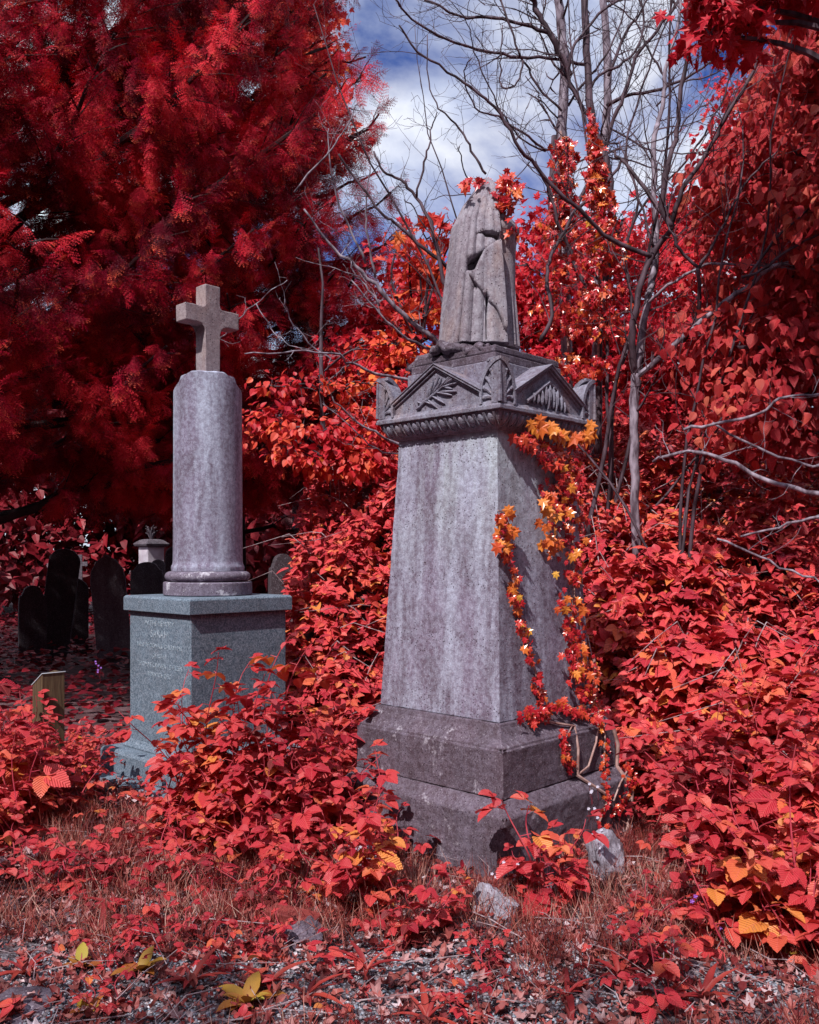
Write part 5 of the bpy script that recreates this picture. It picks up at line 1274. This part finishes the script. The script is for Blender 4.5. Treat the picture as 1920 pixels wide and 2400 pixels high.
# far maple behind the bare twigs
leafy_tree('maple_tree', 'fine-leaved deep red maple sloping up behind the bare tree', gbase(1950, 13.5), 9.0, .22,
  fill([(180,1760,2000),(260,1730,2000),(340,1690,1980),(420,1660,1960),(500,1610,1960),(580,1570,1900),(660,1540,1900),(740,1500,1880),(830,1480,1880),(920,1480,1900),(1010,1480,1900)], 12.2, 14.5, 95, .62), MAPLE, 'maple_red', .10, 330, sub=.2)
leafy_tree('maple_tree', 'dark red maple boughs hanging into the top right corner', gbase(2150, 6.2), 6.5, .14,
  uvclumps([(1690,10,6.0,.26),(1720,60,6.1,.24),(1760,-20,6.0,.3),(1820,-30,6.2,.35),(1700,-60,6.0,.3),(1665,80,6.0,.14)]), MAPLE, 'maple_red', .11, 420, sub=.10, down=.8)
leafy_tree('hazel_tree', 'rounded bright red tree filling the middle distance right of the urn', gbase(1300, 12.0), 4.6, .16,
  fill([(580,1240,1600),(640,1210,1560),(720,1200,1560),(800,1200,1560),(880,1200,1560),(960,1200,1560)], 11.0, 13.0, 90, .55), MAPLE, 'maple_red', .10, 300, sub=.2)
leafy_tree('hazel_tree', 'low crimson tree seen through the bare sapling left of the urn', gbase(960, 11.5), 2.2, .12,
  fill([(640,960,1120),(690,900,1130),(760,880,1130),(850,860,1130),(940,840,1130),(1010,840,1120)], 10.8, 12.4, 80, .48), MAPLE, 'maple_red', .10, 300, sub=.18)
leafy_tree('maple_tree', 'orange-tipped young maple just behind the left shoulder of the urn', gbase(985, 8.6), 1.9, .06,
  uvclumps([(1000,560,8.6,.17),(960,600,8.6,.15),(1035,530,8.6,.15),(985,650,8.6,.2),(940,560,8.7,.10),(1030,640,8.6,.2),(1000,740,8.5,.22),(950,720,8.6,.16),(1060,560,8.6,.14)]), MAPLE, 'maple_orange', .12, 230, sub=.07, down=.6)
leafy_tree('maple_tree', 'orange maple top rising behind the yews at the top', gbase(720, 17.5), 11.5, .25,
  fill([(-60,640,800),(0,680,800),(60,700,790),(120,720,800),(180,700,790),(250,720,800),(330,760,790)], 16.5, 18.5, 75, .55), MAPLE, 'maple_orange', .14, 190, sub=.2)
# unseen boughs added overhead to dapple the bank and near ground with shade
random.seed(404)
leafy_tree('added_shade_tree', 'unseen tree added out of view on the right, its boughs shading the bank', (6.5, 1.0, 0.0), 9.5, .2,
  [(.55,2.5,7.4,.55),(1.3,2.9,7.3,.6),(2.0,2.4,7.6,.6),(2.7,3.0,7.3,.6),(1.2,1.6,7.5,.4),(3.4,2.3,7.8,.7),(4.2,1.6,8.2,.8),(5.2,1.4,8.6,.9),(6.4,.8,9.0,1.0),(2.9,1.2,7.8,.45),(1.6,3.7,7.6,.5),(2.6,3.8,7.6,.5)], OVATE, 'linden', .13, 75, sub=.16, limbs=True)
leafy_tree('added_shade_tree', 'unseen tree added out of view on the left, shading the near left corner', (-8.0, -2.5, 0.0), 9.5, .2,
  [(-4.75,-1.25,7.0,.42),(-5.3,-1.0,7.1,.5),(-5.9,-1.6,7.6,.7),(-6.8,-2.0,8.2,.9),(-7.8,-2.6,9.0,1.0),(-3.95,-2.6,6.6,.3),(-3.3,-2.2,6.9,.35),(-2.6,-2.5,7.0,.3),(-1.9,-2.1,7.1,.3),(-3.0,-3.0,7.2,.4),(-1.3,-2.6,7.0,.25),(-4.3,-3.2,7.0,.4)], OVATE, 'linden', .13, 100, sub=.16, limbs=True)
# beech saplings: flat layers
def layers(rows):
    return [(*at(u, v, Y), r) for u, v, Y, r in rows]
random.seed(55)
leafy_tree('beech_sapling', 'young beech with flat tiers of orange leaves between column and monument', gbase(760, 8.6), 2.8, .035,
  layers([(600,985,8.3,.17),(650,992,8.3,.20),(710,1000,8.2,.2),(760,1010,8.2,.2),(810,1015,8.3,.2),(620,1015,8.4,.12),(860,1040,8.3,.2),(640,905,8.5,.14),(700,900,8.5,.16),(780,905,8.5,.15),(850,895,8.5,.15),(890,825,8.6,.2),(930,810,8.6,.2),(960,830,8.6,.18),(900,960,8.4,.2),(920,1010,8.3,.25),(680,1060,8.2,.16),(740,1080,8.2,.22),(820,1080,8.2,.25),(900,900,8.5,.15),(800,955,8.5,.15),(880,1080,8.2,.25)]), OVATE, 'beech', .08, 700, flat=.28, down=.55, sub=.10, spread=.9, face=(-.1,-.35,1))

# ------------------------------------------------------------------ yews
def yew(label, base, height, trunk_r, nb, h0, h1, Lf, seed, toward=0.0, sub_n=11, spr=.31, dens=4.6, rise=.46):
    random.seed(seed); e = empty('yew_tree', base, label=label, cat='tree', group='dark yew trees on the left')
    B = Vector(base); t = MB(); K = 10
    tp = [B + Vector((.08*math.sin(i), .08*math.cos(i*1.3), height*i/(K-1))) for i in range(K)]; tp[0].z -= .2
    t.tube(tp, [trunk_r*(1-.85*i/(K-1))+.01 for i in range(K)], 12); br = MB(); P=[[] for _ in range(8)]; D=[[] for _ in range(8)]; Sz=[[] for _ in range(8)]; Rr=[[] for _ in range(8)]
    for b_ in range(nb):
        f = (b_+.5)/nb; h = h0 + (h1-h0)*f + random.uniform(-.15, .15); a = b_*2.39996 + random.gauss(0, .2)
        L_ = Lf(h)*random.uniform(.72, 1.08)
        if math.sin(a) > .55 and random.random() < .45: continue       # the far side is thinner
        out = Vector((math.cos(a), math.sin(a), 0)); pts = []
        rs = rise*random.uniform(.5, 1.3)
        for i in range(10):
            s_ = i/9; pts.append(B + Vector((0, 0, h)) + out*L_*s_ + Vector((0, 0, L_*(rs*s_ - .30*s_*s_ + .22*s_**4))) + Vector((random.gauss(0, .04), random.gauss(0, .04), random.gauss(0, .03)))*(i > 0))
        br.tube(pts, [.012+.055*(1-i/9)*L_/4 for i in range(10)], 6)
        bc = random.uniform(.2, .8)
        for j in range(int(sub_n*L_/3*1.6)):
            s_ = .22 + .80*(j+random.random())/(sub_n*L_/3*1.6); s_ = min(s_, .99); k = min(8, int(s_*9)); fr = s_*9-k; o = pts[k].lerp(pts[k+1], fr)
            dirb = (pts[k+1]-pts[k]).normalized(); sg = 1 if j % 2 else -1
            sd_ = dirb.cross(Vector((0, 0, 1))).normalized()*sg
            q = (dirb*random.uniform(.5, 1.0) + sd_*random.uniform(.4, 1.0) + Vector((0, 0, random.uniform(-.15, .45)))).normalized()
            l2 = (.30*L_*(1.05-s_)+.25)*random.uniform(.6, 1.1); e2 = o + q*l2 + Vector((0, 0, -.12*l2))
            br.tube([o, o.lerp(e2, .5) + Vector((0, 0, .05*l2)), e2], [.010, .007, .003], 4, cap=False)
            ns = max(3, int(l2/.13*dens))
            for i in range(ns):
                u = (i+.6)/ns; p = o.lerp(e2, u); w = random.randint(0, 3)
                dd = q*random.uniform(.25, .9) + sd_*random.uniform(-.3, .3) + Vector((random.gauss(0, .18), random.gauss(0, .18), random.uniform(-1.8, .05)))
                if i == ns-1 or random.random() < .12: dd = q + Vector((0, 0, random.uniform(-.2, .6)))
                sz_ = spr*random.uniform(.55, 1.1)
                if p.y > B.y + .7 or p.x < -.50*p.y - .3 or p.z > EYE + .66*p.y:     # the side away from the view needs less detail
                    if random.random() < .6: continue
                    w += 4; sz_ *= 1.5
                P[w].append(p); D[w].append(dd); Sz[w].append(sz_); Rr[w].append((min(1, max(0, bc + random.gauss(0, .22))), random.random()))
    s = Scatter()
    for w in range(8):
        n = len(P[w])
        if not n: continue
        nn = rng.normal(0, .35, (n, 3)) + np.array((0, -.35, 1)); s.add(SPRAYS[w], np.array(P[w]), np.array(D[w]), nn, np.array(Sz[w]), np.array(Rr[w]))
    obs = [t.build('trunk', M['bark_yew'], e, smooth=True, sharp=180), br.build('boughs', M['bark_yew'], e), s.build('crown', M['yew'], e)]
    for q in obs: q.matrix_parent_inverse = Matrix.Translation(B).inverted()
    print('YEW sprays', sum(len(p) for p in P)); return e
yew('huge dark yew filling the upper left with drooping red sprays', (-5.5, 11.2, 0), 11.5, .20, 175, 1.85, 10.8, lambda h: np.interp(h, [1.9,3,5,7,11], [4.4,5.0,4.9,4.4,3.2]), 3)
yew('yew beside the huge one whose ragged right edge meets the sky', (-2.5, 12.6, 0), 10.5, .16, 190, 1.9, 10.2, lambda h: np.interp(h, [2,4,6,7.5,8.5,10.5], [2.2,2.55,2.3,1.75,1.7,1.4]), 4)

# ------------------------------------------------------------------ far woodland
def woodland():
    s = Scatter(); n = 110000
    x = rng.uniform(-22, 22, n); y = rng.uniform(20.5, 26, n); z = rng.uniform(0, 1, n)**.8
    top = 5.2 + 1.3*np.sin(x*.5) + .8*np.sin(x*1.3+1); z = z*top
    P = np.stack([x, y + 1.2*np.sin(z*1.3+x), z + .4], 1)
    d = rng.normal(0, 1, (n, 3)); d[:, 2] -= .5; nn = rng.normal(0, .4, (n, 3)) + np.array((-.2, -.5, .7))
    s.add(OVATE_LO, P, d, nn, rng.uniform(.2, .42, n))
    n = 62000; a = rng.uniform(-math.pi, math.pi, n); k = np.abs(a) > R(52); a = a[k]; n = len(a); r = rng.uniform(12.5, 17, n)
    z = rng.uniform(0, 1, n)**.9*(11.3+1.2*np.sin(a*5)); P = np.stack([r*np.sin(a), r*np.cos(a), z+.2], 1)
    d = rng.normal(0, 1, (n, 3)); d[:, 2] -= .5; nn = -P*np.array((1, 1, 0))/r[:, None] + rng.normal(0, .5, (n, 3)) + np.array((0, 0, .5))
    s.add(OVATE_LO, P, d, nn, rng.uniform(.35, .75, n))
    tag(s.build('woodland', M['forest']), 'dim red woodland closing the view behind the graves', 'woodland', kind='stuff')
    s = Scatter(); n = 14000; x = rng.uniform(-13, -1.2, n); y = rng.uniform(7.6, 22, n); k = (x < -1.6) & (x > -.5*y-1); x, y = x[k], y[k]; n = len(x)
    P = np.stack([x, y, ground_z(x, y) + rng.uniform(0, .28, n)], 1); d = rng.normal(0, 1, (n, 3)); d[:, 2] = .1; nn = rng.normal(0, .4, (n, 3)); nn[:, 2] = 1
    s.add(OVATE, P, d, nn, rng.uniform(.06, .13, n))
    tag(s.build('graveyard_weeds', M['forest']), 'dull dark red weeds between the distant headstones', 'undergrowth', kind='stuff')
woodland()
